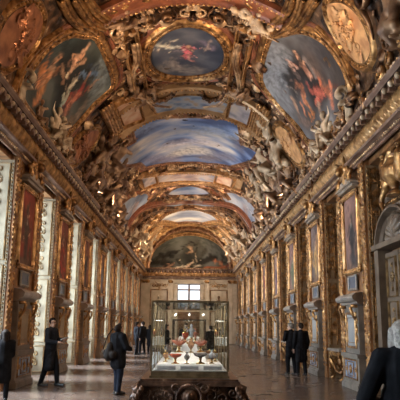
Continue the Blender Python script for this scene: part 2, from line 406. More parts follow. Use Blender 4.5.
vault_picture('dark painting with orange and red draped figures on the left flank of the vault', PL, [(.008, .01, .01), (.018, .024, .024), (.045, .055, .05), (.1, .11, .1)], .8, 21, sL, .8, hs=.55)
sR = vstrokes([(270, 70, 285, 115, .9, (.22, .23, .25), .75), (280, 50, 268, 90, .6, (.26, .27, .29), .7), (325, 52, 345, 85, .8, (.05, .04, .035), .85), (310, 45, 330, 60, .5, (.06, .05, .05), .8),
 (297, 52, 303, 66, .13, flesh, .9), (303, 66, 312, 76, .15, (.6, .3, .2), .9), (291, 64, 300, 78, .12, (.5, .34, .28), .9), (299, 84, 304, 100, .2, (.6, .24, .13), .95), (304, 98, 314, 112, .16, orange, .9),
 (312, 88, 324, 96, .2, (.5, .12, .08), .9), (324, 84, 333, 102, .2, (.6, .2, .1), .9), (318, 100, 322, 118, .18, (.5, .3, .2), .8), (292, 96, 298, 110, .12, flesh, .8), (285, 84, 296, 92, .1, (.5, .4, .35), .7),
 (300, 118, 314, 128, .25, (.2, .13, .1), .8), (308, 60, 318, 78, .15, (.25, .2, .18), .8), (316, 70, 326, 84, .12, (.5, .28, .2), .8)])
vault_picture('grey clouded painting with falling reddish figures on the right flank of the vault', PR, [(.02, .018, .018), (.06, .055, .055), (.12, .115, .12), (.24, .23, .23)], .7, 33, sR, .8, hs=.55)
OV1 = ell((R*math.radians(87.5), 19.75), (R*math.radians(18), 2.0), 72)
s1 = vstrokes([(153, 45, 180, 46, .14, (.62, .6, .52), .95), (158, 44, 168, 45, .12, cream, .9), (182, 47, 196, 47, .1, (.6, .2, .22), .95), (183, 47, 185, 57, .14, (.55, .13, .17), .95), (185, 54, 193, 60, .1, (.55, .25, .22), .9), (189, 44, 189, 50, .1, flesh, .9),
 (168, 52, 178, 50, .1, (.2, .17, .2), .8), (200, 40, 214, 48, .16, (.17, .14, .19), .8), (160, 68, 195, 70, .4, (.26, .22, .19), .6), (170, 60, 180, 68, .2, (.36, .3, .26), .5), (210, 40, 208, 50, .07, (.5, .36, .28), .6)])
vault_picture('oval painting of a pink figure on dark blue clouds at the vault crown', OV1, [(.012, .015, .03), (.025, .034, .06), (.06, .07, .1), (.15, .15, .17)], .6, 5, s1, 1.0)
DE = [px2vault(*p) for p in [(134, 125), (140, 121), (160, 118.5), (180, 117.5), (205, 118), (225, 119.5), (237, 122), (239, 132), (240, 143), (249, 147), (257, 152), (251, 160), (240, 163), (230, 165.5), (208, 162.5), (185, 161.5), (162, 163), (146, 166.5), (141, 162), (130, 164), (120, 164), (117, 153), (127, 146), (136, 141), (134, 133)]]
sD = vstrokes([(180, 152, 200, 150, .9, (.75, .68, .58), .75), (165, 146, 215, 144, .7, (.55, .5, .55), .5), (128, 130, 150, 128, .7, (.2, .27, .45), .6), (200, 130, 230, 132, .8, (.25, .33, .52), .5), (236, 140, 240, 150, .5, (.15, .12, .14), .6), (124, 148, 132, 154, .6, (.12, .12, .18), .6), (150, 158, 175, 160, .6, (.3, .26, .34), .5), (205, 158, 230, 156, .6, (.3, .25, .25), .5)])
vault_picture('largest and central ceiling canvas, bright blue sky full of pale clouds', np.array(DE), [(.06, .09, .2), (.13, .2, .4), (.25, .34, .56), (.5, .52, .6), (.8, .75, .7)], .5, 44, sD, .7, ns2=1.0, mat=RIBG, hs=.5)
def crescent(y0, y1, p0, p1, bow=.45, n=14):
    top = [(p0+(p1-p0)*i/n, y0-bow*math.sin(PI*i/n)*.0) for i in range(n+1)]; bot = [(p1+(p0-p1)*i/n, y1+bow*(math.sin(PI*i/n)-1)) for i in range(n+1)]
    return deg(top+bot)
vault_picture('small blue and gold arabesque band above the central canvas', deg([(67, 23.8), (75, 23.7), (90, 23.6), (105, 23.7), (111, 23.8), (109, 25.0), (100, 25.15), (90, 25.2), (80, 25.15), (69, 25.0)]), [(.1, .12, .17), (.2, .25, .34), (.36, .38, .42), (.4, .28, .18)], 2.6, 8, [], .45, hs=.8, h=.11, nr=14, bs=.035)
vault_picture('pale pink and blue painted band beyond the central canvas', deg([(a, b-11.1*(1-math.sin(math.radians(a)))) for a, b in [(60, 36.6), (67, 36.6), (75, 36.5), (90, 36.5), (105, 36.5), (113, 36.6), (118, 36.6), (117, 38.4), (110, 38.5), (100, 38.6), (90, 38.6), (75, 38.6), (67, 38.5), (61, 38.4)]]), [(.2, .16, .19), (.38, .29, .27), (.5, .42, .38), (.26, .3, .42)], 1.2, 9, [], .6, hs=.9, h=.11, nr=14)
FL = smooth_closed([px2vault(*p) for p in [(116.5, 211), (124, 202), (133, 196), (145.5, 193), (148, 200), (141, 207), (130, 218), (125, 227), (121, 223)]], 3)
FR = smooth_closed([px2vault(*p) for p in [(226, 192), (223.5, 199), (234.5, 208.5), (244, 219.5), (251, 230), (256, 227), (261, 218), (254, 206), (243, 196)]], 3)
sf = [((FL.mean(0)+np.array([a, b])).tolist(), (FL.mean(0)+np.array([a+c, b+d])).tolist(), r, col, al) for a, b, c, d, r, col, al in [(-.8, -1, .6, 1.5, .5, (.35, .36, .42), .6), (.4, 1, -.6, 1, .4, (.4, .28, .24), .7), (-.5, 0, .8, .3, .3, (.5, .45, .45), .6)]]
vault_picture('misty blue sky painting low on the left side of the far vault', FL, [(.1, .13, .2), (.2, .26, .37), (.32, .37, .46), (.42, .42, .44)], .5, 52, sf, .5, mat=RIBG, hs=.7)
sf2 = [((R*PI-a[0], a[1]), (R*PI-b[0], b[1]), r, c, al) for a, b, r, c, al in sf]
vault_picture('grey blue sky painting low on the right side of the far vault', FR, [(.14, .16, .22), (.26, .29, .36), (.38, .4, .44), (.42, .35, .33)], .5, 61, sf2, .5, mat=RIBG, hs=.7)
vault_picture('small far oval sky painting near the crown of the vault', ell((R*math.radians(88), 41.6), (R*math.radians(20), 1.55), 56), [(.1, .16, .3), (.22, .3, .48), (.4, .46, .6), (.6, .62, .68)], .8, 14, [], 1.0, mat=SCROLLD, hs=1.3)
vault_picture('narrow pale blue painted strip beyond the far oval sky painting', deg([(62, 45.2), (75, 44.9), (90, 44.8), (105, 44.9), (116, 45.2), (115, 46.9), (100, 47), (90, 47), (75, 47), (63, 46.9)]), [(.14, .18, .26), (.28, .33, .42), (.42, .42, .46)], 1.1, 15, [], .5, hs=.6, h=.02, nr=12)
vault_picture('long pale cloudy painting closest to the end wall', deg([(53, 49.8), (62, 49.0), (75, 48.8), (90, 48.8), (105, 48.8), (115, 49.0), (124, 49.8), (122, 53), (110, 54.4), (90, 54.8), (70, 54.4), (55, 53)]), [(.2, .22, .3), (.34, .36, .44), (.5, .48, .5), (.7, .66, .62)], .6, 70, [], .7, mat=RIBG, ns2=.9)

# ---- oval bronze medallions
def medallion(label, px, mat, seed):
    P = smooth_closed([px2vault(*p) for p in px], 4); P[:, 0] = np.clip(P[:, 0], .1, R*PI-.1); P = ccw(P); c = P.mean(0); r = (np.ptp(P[:, 0])/2, np.ptp(P[:, 1])/2); OUTL.append((P, .3))
    base = vmap(np.array([[c[0], c[1], 0]]))[0]; t = empty('oval_medallion', base, 0, label, 'medallion')
    fn = lambda v: vmap(v)-base
    V, f = fill(P, 16); d = np.concatenate([[0], np.repeat(np.arange(1, 17)/16, len(P))]); hgt = .06+.12*(1-d**2)+.035*fbm(V[:, 0]*4, V[:, 1]*4, seed)
    MB().mapped(fn, np.concatenate([V, hgt[:, None]], 1), [q[::-1] for q in f]).build('disc', mat, t, True)
    mb = MB(); frame_sweep(mb, P, fn, .55, .6, bs=.05); mb.build('frame', GOLD, t, True)
    mb = MB(); rr = random.Random(seed)
    for k in range(16):
        a = rr.random()*6.28; q = rr.random()**.5*.55; x = c[0]+math.cos(a)*q*r[0]; y = c[1]+math.sin(a)*q*r[1]
        put(mb, fn, TS[rr.choice([0, 2, 6, 6, 3])], x, y, rr.random()*6.28, .42, hs=.8, h0=.17*(1-q*q))
    mb.build('relief', mat, t, True)
    return t
sd = R*math.radians(1)
medallion('large reddish oval medallion at the top left, nearest of all', [(38, 12), (40, 22), (35, 38), (25, 52), (12, 62), (0, 66), (-8, 55), (-5, 38), (2, 22), (12, 10), (25, 4), (33, 5)], MEDAL, 1)
medallion('large golden oval medallion with carved figures at the top right', [(330, 4), (340, 1), (352, 6), (362, 18), (370, 34), (373, 50), (369, 61), (360, 62), (348, 50), (338, 33), (331, 17)], MEDALG, 2)
medallion('reddish oval medallion below the dark left flank painting', [(97, 131), (94, 141), (86, 152), (76, 161), (68, 164), (67, 157), (73, 145), (82, 136), (91, 130)], MEDAL, 3)
medallion('bright orange oval medallion below the grey right flank painting', [(277, 128), (283, 126), (291, 133), (299, 145), (304, 158), (301, 163), (294, 158), (285, 146), (278, 135)], MEDALG, 4)

# ---- square gilt panels beside the painted bands
def square_panel(label, px, inner, seed):
    P = np.array([px2vault(*p) for p in px]); c = P.mean(0); OUTL.append((P, .25))
    base = vmap(np.array([[c[0], c[1], 0]]))[0]; t = empty('square_gilt_panel', base, 0, label, 'panel'); fn = lambda v: vmap(v)-base
    P = ccw(dense_closed(P, .1)); V, f = fill(P, 10)
    col = paint(V, inner, 2.2, seed, [], .2)
    MB().mapped(fn, np.concatenate([V, np.full((len(V), 1), .17)], 1), [q[::-1] for q in f]).build('panel', paintmat(), t, True, col)
    mb = MB(); frame_sweep(mb, P, fn, .5, 1.6, bead=False); mb.build('frame', GOLDB, t, False)
rosy = [(.5, .22, .13), (.66, .4, .26), (.72, .55, .4)]; blu = [(.2, .18, .2), (.4, .34, .34), (.5, .4, .32)]
square_panel('rosy square panel in a gilt frame left of the blue arabesque band', [(114, 103), (134, 97), (140, 116), (122, 123)], rosy, 1)
square_panel('brownish square panel in a gilt frame right of the blue arabesque band', [(234, 98), (254, 104), (249, 122), (230, 114)], blu, 2)
square_panel('grey square panel in a gilt frame left of the pink painted band', [(139, 175), (152, 172), (155, 181), (143, 186)], blu, 3)
square_panel('gilt framed square panel right of the pink painted band', [(220, 171), (235, 176), (232, 185), (217, 180)], rosy, 4)

# ---- ribs: moulded arches crossing the vault
RIBP = [(-.5, 0), (-.5, .16), (-.42, .2), (-.36, .14), (-.3, .1), (-.1, .1), (.1, .1), (.3, .1), (.36, .14), (.42, .2), (.5, .16), (.5, 0)]
def rib(Y, w, p0=0, p1=180, mat=RIBG, hs=1.0, bow=0, mat2=None):
    RIBS.append((Y, w, p0, p1, bow))
    n = max(12, int((p1-p0)/2)); vs = []
    for i in range(n+1):
        ph = p0+(p1-p0)*i/n; yb = Y+bow*math.sin(math.radians(ph))
        for d, h in RIBP: vs.append((sd*ph, yb+d*w, .01+h*hs))
    o = MB().mapped(vmap, vs, grid_faces(n+1, len(RIBP))).build('rib', mat, ceiling, False)
    mb = MB(); k = int((p1-p0)*sd/.16)
    for i in range(k):
        ph = p0+(p1-p0)*(i+.5)/k; yb = Y+bow*math.sin(math.radians(ph))
        for e in (-.42, .42):
            v, f = sphere((sd*ph, yb+e*w, .19*hs), (.055, .045, .05), 5, 4); mb.mapped(vmap, v, f)
    mb.build('bead_moulding', GOLDB, ceiling, True)
    if w > .5:
        mb = MB(); k = int((p1-p0)*sd/(.5))
        for i in range(k):
            ph = p0+(p1-p0)*(i+.5)/k; yb = Y+bow*math.sin(math.radians(ph))
            if blocked(sd*ph, yb, -.1, False): continue
            put(mb, vmap, TS[4 if i % 2 else 2], sd*ph, yb, 0, .3*w, h0=.1*hs)
        mb.build('rib_rosettes', GOLD, ceiling, True)
rib(15.1, .9, 52, 128, REDBR, 1.0, .7)
rib(24.3, .3, 6, 45, GOLDB, 1.0); rib(24.3, .3, 135, 174, GOLDB, 1.0)
rib(44.6, .4, 0, 46, SCROLLD, 1.2); rib(44.6, .4, 134, 180, SCROLLD, 1.2); rib(47.9, .6, 0, 180, RIBG, 1.2); rib(46.9, .25, 0, 60, GOLDB, 1.2); rib(46.9, .25, 120, 180, GOLDB, 1.2)
rib(55.6, .7, 0, 180, GOLDB, 1.2); rib(56.9, .9, 0, 180, RIBG, 2.6)
rib(50.5, .4, 0, 46, GOLDB, 1.0); rib(50.5, .4, 134, 180, GOLDB, 1.0)
rib(10.0, .6, 0, 180, RIBG, 1.2); rib(5.0, .6, 0, 180, RIBG, 1.2)

# straight mouldings framing the crown oval, and mitred corner scrolls
for a in (62, 113):
    mb = MB(); P = ccw(dense_closed(np.array([(sd*(a-2.2), 17.3), (sd*(a+2.2), 17.3), (sd*(a+2.2), 22.0), (sd*(a-2.2), 22.0)]), .2)); frame_sweep(mb, P, vmap, .35, 1.2, bead=False); mb.build('pilaster_moulding', GOLDB, ceiling)

# ---- raised bundled mouldings that run between the pictures
def moulding(pts, n=3, gap=.1, r=.05, mat=GOLDB, h=.14):
    P = np.array([px2vault(*p) for p in pts]); P[:, 0] = np.clip(P[:, 0], .05, R*PI-.05); Q = []
    for i in range(len(P)-1):
        p0 = P[max(0, i-1)]; p1 = P[i]; p2 = P[i+1]; p3 = P[min(len(P)-1, i+2)]
        for k in range(8): t = k/8; Q.append(.5*((2*p1)+(-p0+p2)*t+(2*p0-5*p1+4*p2-p3)*t*t+(-p0+3*p1-3*p2+p3)*t**3))
    Q.append(P[-1]); Q = np.array(Q); T = np.gradient(Q, axis=0); T /= np.linalg.norm(T, axis=1)[:, None]; Nn = np.stack([T[:, 1], -T[:, 0]], 1); mb = MB()
    w = gap*(n-1)/2+r*1.6; prof = [(-w, 0), (-w, h), (w, h), (w, 0)]; vs = [(*(q+nn*d), z) for q, nn in zip(Q, Nn) for d, z in prof]; mb.mapped(vmap, vs, grid_faces(len(Q), 4))
    for k in range(n):
        o = (k-(n-1)/2)*gap; L3 = np.concatenate([Q+Nn*o, np.full((len(Q), 1), h)], 1); v, f = tube(L3, r, 6); mb.mapped(vmap, v, f)
    mb.build('vault_moulding', mat, ceiling, True)
    for q in Q[::2]: OUTL.append((np.array([q+(-w, -w), q+(w, -w), q+(w, w), q+(-w, w)]), 0))
for pts in ([(60, -4), (66, 10), (76, 22), (92, 31)], [(72, -5), (80, 8), (90, 20), (104, 26)], [(84, -5), (90, 4), (98, 12), (106, 18)],
            [(305, -4), (300, 12), (290, 26), (276, 33)], [(318, -4), (311, 8), (303, 20), (292, 27)], [(294, -5), (290, 6), (282, 16), (272, 22)]): moulding(pts, 2, .12, .05, GOLD)
for pts in ([(12, 93), (17, 76), (28, 58), (44, 42), (60, 31)], [(318, 28), (332, 42), (343, 56), (351, 72), (357, 86)]): moulding(pts, 2, .14, .05, GOLD, .1)
for pts in ([(101, 106), (106, 116), (113, 133)], [(107, 101), (112, 112), (118, 128)], [(262, 102), (258, 114), (254, 128)], [(269, 106), (265, 118), (260, 133)]): moulding(pts, 2, .13, .06, GOLDB, .16)
for pts in ([(82, 180), (90, 166), (102, 154), (116, 146)], [(258, 150), (270, 158), (282, 170), (291, 184)]): moulding(pts, 2, .14, .06, RIBG, .12)
for pts in ([(132, 88), (130, 72), (136, 58), (134, 40)], [(242, 88), (240, 72), (236, 58), (240, 40)], [(124, 96), (132, 100), (140, 92)], [(250, 92), (243, 98), (235, 92)]): moulding(pts, 2, .12, .05, SCROLL, .14)
for pts, mt in (([(122, 238), (129, 221), (141, 208), (155, 203.5), (172, 201.5), (190, 201), (208, 201.5), (225, 203.5), (238, 208), (250, 221), (256, 236)], REDBR), ([(127, 241), (133, 226), (145, 214), (158, 209), (174, 207.5), (190, 207), (206, 207.5), (221, 209), (235, 214), (246, 226), (252, 240)], SCROLLD),
                ([(134, 246), (139, 234), (149, 225), (162, 222), (176, 223.5), (190, 224), (204, 223.5), (218, 222), (231, 225), (241, 234), (246, 246)], GOLDB), ([(150, 197), (156, 190), (166, 184), (178, 182.5), (190, 182), (202, 182.5), (212, 184), (222, 190), (228, 197)], SCROLLD)): moulding(pts, 2, .3, .12, mt, .12)
for pts in ([(146, 96), (154, 103), (170, 105)], [(227, 96), (218, 103), (204, 105)]): moulding(pts, 2, .1, .04, SCROLL, .1)

# ---- scrollwork all over the free surface
rs = random.Random(5)
GRID = {}
def near(x, y, s):
    gx, gy = int(x//1), int(y//1)
    for i in (-1, 0, 1):
        for j in (-1, 0, 1):
            for (a, b, r) in GRID.get((gx+i, gy+j), ()):
                if (a-x)**2+(b-y)**2 < (.44*(r+s))**2: return True
    GRID.setdefault((gx, gy), []).append((x, y, s)); return False
def scrolls(name, y0, y1, n, smin, smax, mat, mat2=None, p0=1, p1=90, tset=(0, 0, 0, 0, 1, 1, 2, 3, 3, 5, 6)):
    bs = [MB(), MB()]
    for _ in range(n*3):
        big = _ < n*1.2; ph = p0+(p1-p0)*rs.random(); y = y0+(y1-y0)*rs.random(); s = (smin+(smax-smin)*rs.random()) if big else rs.uniform(.16, .3)
        x = sd*ph; rot = rs.choice([0, PI/2, PI, -PI/2])+rs.uniform(-.35, .35); k = rs.choice(tset if big else (2, 3, 0, 4, 2)); fl = rs.choice([-1, 1]); w = rs.random() < .6
        if near(x, y, s): continue
        for side in (0, 1):
            X = R*PI-x if side else x
            if blocked(X, y, s*.4): continue
            put(bs[0 if w else 1], vmap, TS[k], X, y, -rot if side else rot, s*1.1, -fl if side else fl, 1.7, h0=.02)
    if bs[0].n: bs[0].build(name, mat, ceiling, True)
    if bs[1].n: bs[1].build(name, mat2 or mat, ceiling, True)
scrolls('gilt_scrollwork', 9, 15, 300, .35, .7, SCROLLD, GOLD)
scrolls('gilt_scrollwork', 15, 24, 900, .32, .6, SCROLLD, SCROLL)
scrolls('gilt_scrollwork', 24, 36, 900, .35, .7, SCROLL, SCROLLD)
scrolls('gilt_scrollwork', 36, 46, 600, .35, .75, SCROLL, SCROLLD)
scrolls('gilt_scrollwork', 46, 56.5, 600, .35, .8, SCROLL, GOLDB)

# ---- festoons hanging around the crown oval
def festoon(label, pts, r=.07):
    P0 = [px2vault(*p) for p in pts]; P = []
    for i in range(len(P0)-1):
        a, b = np.array(P0[i]), np.array(P0[i+1])
        for k in range(7): t = k/7; P.append(a+(b-a)*t)
    P.append(np.array(P0[-1])); base = vmap(np.array([[P[0][0], P[0][1], 0]]))[0]
    mb = MB(); fn = lambda v: vmap(v)-base
    for i, p in enumerate(P):
        for q in range(3):
            v, f = sphere((p[0]+rs.uniform(-.06, .06), p[1]+rs.uniform(-.06, .06), .2+rs.uniform(-.04, .05)), r*rs.uniform(.8, 1.3), 6, 5); mb.mapped(fn, v, f)
    o = mb.build('leaf_festoon', SCROLLD, None, True); o.location = base; tag(o, label, 'festoon')
festoon('dark leafy garland swagged below the oval painting, left swag', [(146, 84), (149, 92), (156, 96), (165, 95), (171, 91), (174, 85)])
festoon('dark leafy garland swagged below the oval painting, right swag', [(200, 85), (204, 92), (211, 96), (219, 94), (225, 90), (227, 84)])
# ================================================================== FIGURES (voxel-fused capsules)
def limb(mb, p0, r0, p1, r1, n=10):
    p0 = np.array(p0, float); p1 = np.array(p1, float)
    v, f = tube([p0+(p1-p0)*t for t in (0, .5, 1)], np.array([r0, (r0+r1)/2, r1]), n); mb.add(v, f)
    for p, r in ((p0, r0), (p1, r1)): v, f = sphere(p, r, n, 8); mb.add(v, f)
def ball(mb, c, r, n=12): v, f = sphere(c, r, n, 9); mb.add(v, f)
def bake(mb, name, mat, voxel, parent=None, sm=3, smooth=True):
    o = mb.build('tmp', mat); C_ = o.modifiers.new('r', 'REMESH'); C_.mode = 'VOXEL'; C_.voxel_size = voxel
    if sm: s = o.modifiers.new('s', 'SMOOTH'); s.iterations = sm; s.factor = .5
    bpy.context.view_layer.update(); dg = bpy.context.evaluated_depsgraph_get()
    me = bpy.data.meshes.new_from_object(o.evaluated_get(dg)); me.name = name
    old = o.data; bpy.data.objects.remove(o); bpy.data.meshes.remove(old)
    me.materials.clear(); me.materials.append(mat); me.polygons.foreach_set('use_smooth', [smooth]*len(me.polygons))
    q = bpy.data.objects.new(name, me); C.objects.link(q)
    if parent is not None: q.parent = parent
    return q
def head(mb, c, yaw=0, tilt=0, s=1.0):
    """c is the head centre; faces local +x turned by yaw, tilt up positive"""
    M = Matrix.Rotation(yaw, 3, 'Z') @ Matrix.Rotation(-tilt, 3, 'Y'); c = Vector(c)
    def at(p): return c+M @ (Vector(p)*s)
    def el(p, r, n=12):
        v, f = sphere((0, 0, 0), tuple(q*s for q in r), n, 9); v = np.array([list(at(p)+M @ Vector(w)) for w in v]); mb.add(v, f)
    el((-.01, 0, .035), (.098, .076, .088)); el((.02, 0, -.04), (.07, .058, .075)); el((.06, 0, -.085), (.032, .035, .028))
    el((.095, 0, -.012), (.018, .013, .026)); el((.103, 0, -.028), (.016, .017, .012)); el((.082, 0, .03), (.02, .05, .012)); el((.086, 0, -.062), (.013, .026, .009))
    for q in (-1, 1): el((-.01, q*.078, -.01), (.02, .01, .032), 8)
    return at
def hand(mb, w, d, side=1, s=1.0, curl=.5):
    """wrist w, direction d; palm, four fingers and a thumb"""
    w = Vector(w); d = Vector(d).normalized(); a = Vector((0, 0, 1)) if abs(d.z) < .8 else Vector((1, 0, 0)); u = d.cross(a).normalized(); n = u.cross(d).normalized()
    limb(mb, w, .024*s, w+d*.075*s, .03*s, 8)
    for i, L in enumerate((.068, .078, .072, .055)):
        b = w+d*.085*s+u*(i-1.5)*.019*s; m = b+(d-n*curl*.4).normalized()*L*.5*s; e = m+(d-n*curl*1.3).normalized()*L*.5*s
        limb(mb, b, .0095*s, m, .0088*s, 6); limb(mb, m, .0088*s, e, .0075*s, 6)
    b = w+d*.03*s-u*.025*s*side; m = b+(d*.6-u*side*.8).normalized()*.035*s; limb(mb, b, .012*s, m, .01*s, 6); limb(mb, m, .01*s, m+(d-u*side*.2).normalized()*.03*s, .008*s, 6)
def stucco_proto(name, J, mat, drap):
    mb = MB(); g = J.get
    limb(mb, J['hip'], .17, J['waist'], .14); limb(mb, J['waist'], .14, J['chest'], .2); limb(mb, J['sL'], .09, J['sR'], .09); limb(mb, J['chest'], .13, J['neck'], .07)
    limb(mb, J['neck'], .06, J['head'], .07); at = head(mb, J['head'], g('yaw', 0), g('tilt', 0), 1.25); v, f = sphere(tuple(at((-.03, 0, .05))), .13, 9, 7); mb.add(v, f)
    for q in 'LR':
        limb(mb, J['s'+q], .085, J['e'+q], .065); limb(mb, J['e'+q], .062, J['h'+q], .045); ball(mb, J['h'+q], (.06, .05, .07))
        limb(mb, J['p'+q], .14, J['k'+q], .095); limb(mb, J['k'+q], .09, J['f'+q], .05); limb(mb, J['f'+q], .05, J['t'+q], .04)
    for a, b, r0, r1 in drap: limb(mb, a, r0, b, r1, 8)
    o = bake(mb, name, mat, .035, None, 2); return o
PROTO = []
P_sit = dict(hip=(.15, 0, .5), waist=(.18, 0, .72), chest=(.22, .05, .98), neck=(.24, .06, 1.2), head=(.3, .08, 1.4), sL=(.2, .25, 1.1), sR=(.2, -.17, 1.15), eL=(.3, .5, .95), hL=(.5, .62, 1.15), eR=(.15, -.45, 1.3), hR=(.2, -.5, 1.6), pL=(.2, .12, .5), pR=(.2, -.12, .5), kL=(.55, .2, .6), fL=(.5, .25, .12), tL=(.65, .28, .07), kR=(.5, -.3, .42), fR=(.2, -.45, .1), tR=(.35, -.5, .05), tilt=-.3)
P_recl = dict(hip=(.15, -.15, .3), waist=(.2, .02, .4), chest=(.22, .25, .58), neck=(.25, .4, .76), head=(.3, .48, .92), sL=(.2, .42, .6), sR=(.25, .15, .76), eL=(.25, .65, .4), hL=(.35, .8, .55), eR=(.4, -.05, .6), hR=(.5, -.25, .7), pL=(.15, -.2, .35), pR=(.15, -.2, .22), kL=(.35, -.55, .5), fL=(.25, -.85, .2), tL=(.3, -.98, .12), kR=(.2, -.6, .18), fR=(.15, -1.05, .08), tR=(.2, -1.2, .1), tilt=-.4, yaw=.5)
P_atl = dict(hip=(.2, 0, .75), waist=(.24, .03, .98), chest=(.32, .05, 1.24), neck=(.38, .06, 1.44), head=(.48, .05, 1.58), sL=(.3, .27, 1.38), sR=(.3, -.2, 1.36), eL=(.25, .45, 1.62), hL=(.2, .3, 1.85), eR=(.4, -.45, 1.15), hR=(.5, -.25, .95), pL=(.2, .12, .75), pR=(.2, -.12, .75), kL=(.4, .2, .4), fL=(.15, .2, .05), tL=(.3, .22, .03), kR=(.3, -.22, .42), fR=(.3, -.3, .05), tR=(.45, -.32, .03), tilt=-.6)
P_twist = dict(hip=(.15, 0, .55), waist=(.2, -.05, .76), chest=(.25, -.15, 1.0), neck=(.28, -.25, 1.18), head=(.36, -.34, 1.33), sL=(.35, .05, 1.12), sR=(.12, -.35, 1.02), eL=(.5, .3, 1.2), hL=(.4, .55, 1.35), eR=(.2, -.6, .8), hR=(.3, -.8, .95), pL=(.18, .1, .55), pR=(.18, -.12, .52), kL=(.5, .4, .65), fL=(.45, .6, .25), tL=(.58, .68, .2), kR=(.55, -.1, .4), fR=(.3, -.2, .05), tR=(.45, -.25, .02), tilt=-.3, yaw=-.6)
DR = [((.1, .3, .4), (.1, -.4, .15), .16, .12), ((.1, -.4, .9), (.05, .3, .3), .12, .1), ((.3, .15, .5), (.35, -.3, .25), .11, .09), ((.05, .45, .8), (.05, .2, .1), .1, .08)]
for nm, J in (('seated', P_sit), ('reclining', P_recl), ('standing', P_atl), ('twisting', P_twist)):
    for mt, mn in ((STUCCO, 'white'), (STUCCOD, 'bronzed')):
        if mn == 'white': w = stucco_proto('stucco_figure', J, mt, DR); PROTO.append([nm, w, None])
        else: b = w.copy(); b.data = w.data.copy(); b.data.materials.clear(); b.data.materials.append(mt); C.objects.link(b); PROTO[-1][2] = b
def vault_matrix(ph, Y, h=.05, left=True, flipY=1, s=1.0, roll=0):
    a = math.radians(ph); p = Vector(vmap(np.array([[R*a, Y, h]]))[0])
    n = Vector((math.cos(a), 0, -math.sin(a))); z = Vector((math.sin(a), 0, math.cos(a)))
    if not left: z = -z
    y = z.cross(n); M = Matrix((n, y, z)).transposed().to_4x4()
    return Matrix.Translation(p) @ M @ Matrix.Rotation(roll, 4, 'X') @ Matrix.Diagonal((s, s*flipY, s, 1))
WORDS = {'seated': 'seated', 'reclining': 'reclining', 'standing': 'stooping', 'twisting': 'twisting'}
PLACES = [  # phi, Y, pose index, white?, scale, roll, note
 (3, 10.9, 2, 0, 1.1, 0, 'before the nearest medallion'), (.5, 15.8, 3, 0, .5, 0, 'in front of the lower left edge of the dark painting'), (1, 17.4, 0, 1, .75, 0, 'whitest of its side, before the dark painting'), (1, 18.4, 3, 1, .75, .2, 'at the far lower corner of the dark painting'), (1, 20.0, 1, 0, .6, 0, 'just before the second medallion'),
 (1, 23.9, 0, 0, 1.0, 0, 'just past the second medallion'), (18, 24.2, 1, 0, 1.3, .3, 'high on the flank beside the central canvas'), (3, 25.2, 2, 0, 1.3, 0, 'below the near end of the central canvas'), (20, 26.6, 3, 0, 1.4, -.2, 'high up near the middle of the central canvas'), (2, 27.4, 0, 0, 1.3, 0, 'on the cornice halfway along the central canvas'), (17, 29.0, 0, 0, 1.2, .2, 'high up beside the far half of the central canvas'), (2, 29.6, 2, 0, 1.3, 0, 'on the cornice by the far half of the central canvas'), (16, 30.9, 1, 0, 1.2, 0, 'high up at the far end of the central canvas'),
 (2, 32.0, 3, 0, 1.3, 0, 'on the cornice at the far end of the central canvas'), (2, 34.6, 0, 0, 1.0, 0, 'before the misty flank painting'), (1, 37.5, 1, 1, .8, 0, 'under the misty flank painting'), (1, 40.2, 1, 1, .8, 0, 'under the far half of the misty flank painting'), (2, 43.0, 0, 1, 1.3, 0, 'just past the misty flank painting'), (12, 45.5, 3, 1, 1.4, 0, 'between the two far ribs'), (2, 48.6, 2, 1, 1.4, 0, 'under the last vault painting'), (16, 49.6, 0, 1, 1.1, 0, 'high beside the last vault painting'), (2, 51.8, 0, 1, 1.5, 0, 'second before the end wall'), (14, 53.6, 2, 1, 1.5, 0, 'next to the end wall arch'),
 (57, 16.7, 1, 0, .8, .6, 'high up at the near corner of the crown oval'), (56, 21.8, 3, 0, .9, -.5, 'high up at the far corner of the crown oval')]
SIDEN = {True: 'left', False: 'right'}
sc_ct = 0
for left in (True, False):
    for (ph, Y, k, wh, s, ro, note) in PLACES:
        if left and Y < 11: continue
        nm, w, b = PROTO[k if left else (k+(1 if ph > 10 else 0)) % 4]
        white = wh or (not left and 22 < Y < 36 and ph > 10) or (not left and 16 < Y < 19)
        o = (w if white else b).copy(); C.objects.link(o)
        o.matrix_world = vault_matrix(ph if left else 180-ph, Y, .03, left, 1 if left else -1, s, ro if left else -ro)
        tag(o, ('pale' if white else 'bronzed')+' figure, '+WORDS[nm]+', '+SIDEN[left]+' side, '+note, 'sculpture', SIDEN[left]+' side vault sculptures')
for nm, w, b in PROTO: bpy.data.objects.remove(w); bpy.data.objects.remove(b)

# ---- pale volutes crowning the cornice under the flank paintings
def volute_mesh():
    mb = MB()
    for off in np.linspace(-.16, .16, 5):
        pts = []; 
        for i in range(30):
            t = i/29; a = -PI/2+1.7*PI*t*1.25; rr = .1+.26*t; pts.append((.35+rr*math.cos(a)*.9, off, .95+rr*math.sin(a)))
        v, f = tube(pts, .075, 8); mb.add(v, f)
    for off in np.linspace(-.16, .16, 5): limb(mb, (.1, off, -.05), .12, (.12, off, .8), .1)
    return bake(mb, 'stucco_volute', STUCCO, .04, None, 3)
vo = volute_mesh()
for i, (left, ph, Y, lab) in enumerate([(True, 1, 14.0, 'big pale scrolled volute on the left cornice beside the dark painting'), (False, 3, 15.1, 'big pale scrolled volute on the right cornice beside the grey painting')]):
    o = vo if i == 0 else vo.copy()
    if i: C.objects.link(o)
    o.matrix_world = vault_matrix(ph if left else 180-ph, Y, .02, left, 1, .7); tag(o, lab, 'volute')
